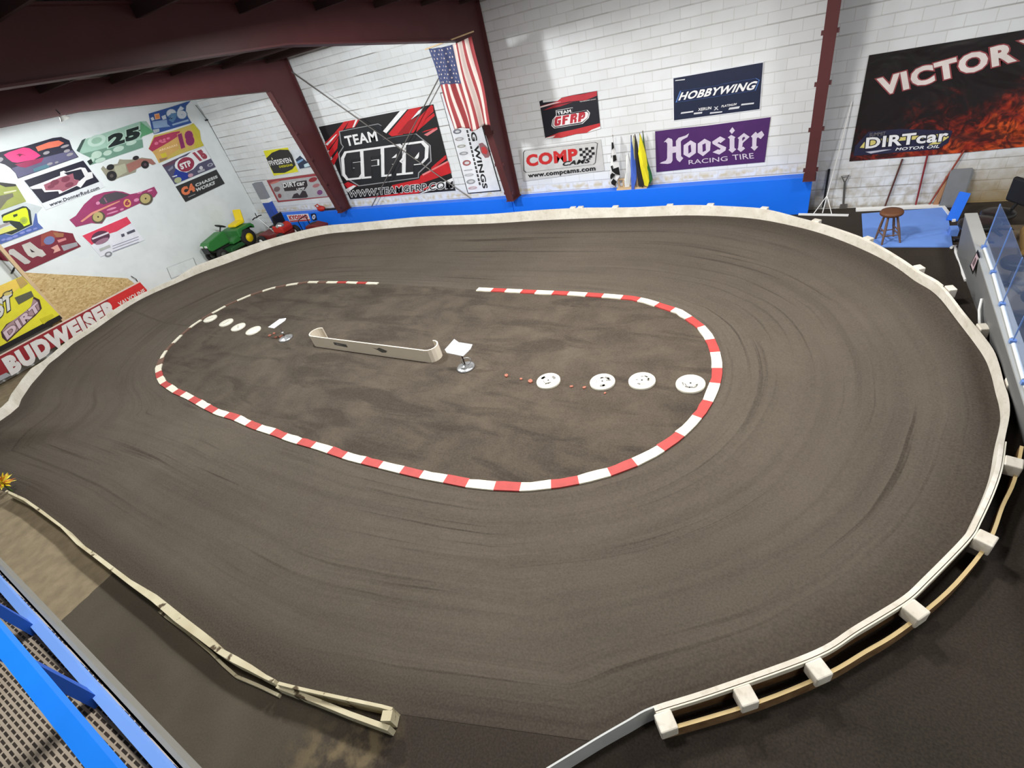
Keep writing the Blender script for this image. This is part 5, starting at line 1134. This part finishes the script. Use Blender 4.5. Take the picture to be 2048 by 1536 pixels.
swivel('large black round stool behind the far end of the half wall', 2.69, 10.68, .44, .29, False)
swivel('black chair with squarish backrest near the back wall at right', 3.02, 11.2, .38, .24, True)
swivel('black round stool seen through the clear panels', 2.92, 9.2, .46, .2, False)
swivel('black round stool at the right frame edge behind the panels', 2.98, 8.2, .46, .2, False)
mb = MB(); mb.tube([(3.35, 10.1, .14), (3.42, 10.5, .16), (3.46, 10.9, .15)], [.16, .18, .15], mat('tan_fabric', (150, 120, 70), .85, 0, .2, 9), 14); tag(mb.build('rolled_carpet'), 'roll of tan carpet on the floor at the right edge', 'carpet roll')
mb = MB(); mb.box((3.7, 9.8, .02), (1.8, 3.2, .04), mat('tan_carpet', (112, 98, 78), .9, 0, .15, 12)); tag(mb.build('floor_carpet'), 'flat tan carpet on the floor behind the half wall', 'carpet')
cs = thing('folding_chair', 'pale metal folding chair half out of frame behind the panels', 'chair', (2.75, 6.95, 0))
for q in (((2.62, 6.8, 0), (2.7, 7.2, .8)), ((2.95, 6.8, 0), (3.0, 7.2, .8)), ((2.62, 7.3, 0), (2.68, 6.85, .5)), ((2.95, 7.3, 0), (2.99, 6.85, .5))):
    mb = MB(); mb.cyl(*q, .013, GREYTOP, 8); mb.build('leg', cs)
mb = MB(); mb.box((2.82, 6.98, .46), (.36, .36, .03), BLACK); mb.build('seat', cs, .01); mb = MB(); mb.box((2.85, 7.18, .72), (.34, .03, .16), BLACK); mb.build('backrest', cs, .01)

# ------------------------------------------------------------------ drivers' stand under the camera
ds = thing('drivers_stand', 'blue railed stand with perforated deck at the lower left', 'stand', (-2.2, -.6, 3.3))
yk = lambda x: -.2 - (x + 1.7) * -.045 * -1
DZ = 3.3
mb = MB(); mb.prism([(-4.6, -.1, DZ - .06), (-1.2, -.265, DZ - .06), (-1.2, -2.2, DZ - .06), (-4.6, -2.2, DZ - .06)], (0, 0, .06), MATS['perforated_deck']); mb.build('deck', ds)
mb = MB(); mb.beam((-4.6, -.131, DZ + .02), (-1.2, -.293, DZ + .02), .034, .05, PALEBLUE); mb.build('toe_board', ds)
mb = MB(); mb.beam((-4.6, -.096, DZ - .06), (-1.2, -.262, DZ - .06), .022, .12, mat('fascia_grey', (132, 132, 126), .5)); mb.build('fascia', ds)
mb = MB(); mb.beam((-2.6, -.122, 4.2), (-.90, -.186, 4.2), .03, .04, mat('rail_blue', (20, 128, 244), .45)); mb.build('top_rail', ds)
for x in (-2.94, -2.24, -3.64):
    y = -.215 - (x + 2.94) * .0476 - .02
    mb = MB(); mb.box((x, y, (DZ + 4.18) / 2), (.075, .036, 4.18 - DZ), mat('post_shade_blue', (24, 80, 176), .5)); mb.build('rail_post', ds)  # shade on the posts put into a darker blue than the rail
for (x, y) in ((-4.4, -1.9), (-1.4, -1.9)):
    mb = MB(); mb.box((x, y, (DZ - .06) / 2), (.09, .09, DZ - .06), BLUE); mb.build('post', ds)

# yellow tuft at the left end of the near straight
tf = thing('tinsel_tuft', 'ragged yellow and orange tuft at the near straight board end', 'tuft', tuple(G(4, 985, .0)))
c = G(3, 966, .25)
for k, cc in enumerate(((238, 214, 40), (222, 150, 50), (240, 226, 90), (190, 110, 40))):
    mb = MB(); mt = mat('tinsel_%d' % k, cc, .6)
    for j in range(26):
        a_ = random.uniform(0, 6.28); e_ = random.uniform(-.5, 1.3); ln = random.uniform(.1, .22); dv = Vector((math.cos(a_) * math.cos(e_), math.sin(a_) * math.cos(e_), math.sin(e_))); sd_ = dv.cross(Vector((.3, .2, 1))).normalized() * .02
        mb.add([c - sd_ * .4, c + dv * ln * .6 - sd_, c + dv * ln, c + dv * ln * .6 + sd_], [(0, 1, 2, 3)], mt)
    mb.build('petals', tf)
b = G(4, 985, 0); mb = MB(); mb.cyl((c.x, c.y, 0.0), c, .015, mat('stem_green', (70, 90, 40), .7), 8); mb.build('stem', tf)

# small lamps under the far roof
def flood(label, loc, tilt):
    t_ = thing('flood_lamp', label, 'lamp', tuple(loc)); A = Matrix.Rotation(tilt, 3, 'X')
    mb = MB(); mb.lathe([(.015, .1), (.04, .09), (.1, 0), (.105, -.01)], loc, mat('lamp_shade', (196, 196, 192), .4), 20, A); mb.build('shade', t_)
    mb = MB(); mb.ell(loc + A @ Vector((0, 0, .03)), (.025, .025, .03), mat('lit_bulb', (255, 250, 240), .3, emit=6)); mb.build('bulb', t_)
    mb = MB(); mb.cyl(loc + A @ Vector((0, 0, .09)), loc + Vector((0, 0, .0)) + A @ Vector((0, 0, .2)), .012, BLACK, 6); mb.build('bracket', t_)
flood('small white reflector lamp at the roof edge by the left column', onX(588, 100, -13.7), .5)
flood('tiny lit bulb lamp high under the dark roof', onX(405, 98, -11.5), 0)
flood('small white lamp fixed below the far rafter, left side', onX(130, 238, -14.0), .2)
# hooks and wire on the left wall
mb = MB(); mb.tube([onX(262, 552, XL + .05), onX(272, 558, XL + .08), onX(275, 563, XL + .03)], .012, BLACK, 6); tag(mb.build('wall_hook'), 'small black hook on the left wall above the red board end', 'hook')
mb = MB(); mb.tube([onX(29, 535, XL + .04), onX(23, 547, XL + .06)], .02, BLACK, 6); tag(mb.build('door_latch'), 'small dark latch on the left wall beside the wooden post', 'latch')
mb = MB(); mb.tube([onX(391, 210, XL + .05), onX(415, 241, XL + .05), onX(459, 320, XL + .05), onX(508, 410, XL + .05)], .012, mat('wire_dark', (80, 80, 80), .6), 6); mb.box(tuple(onX(413, 240, XL + .06)), (.06, .1, .04), BLACK); tag(mb.build('corner_wire'), 'thin dark wire running down the corner of the two walls', 'wire')
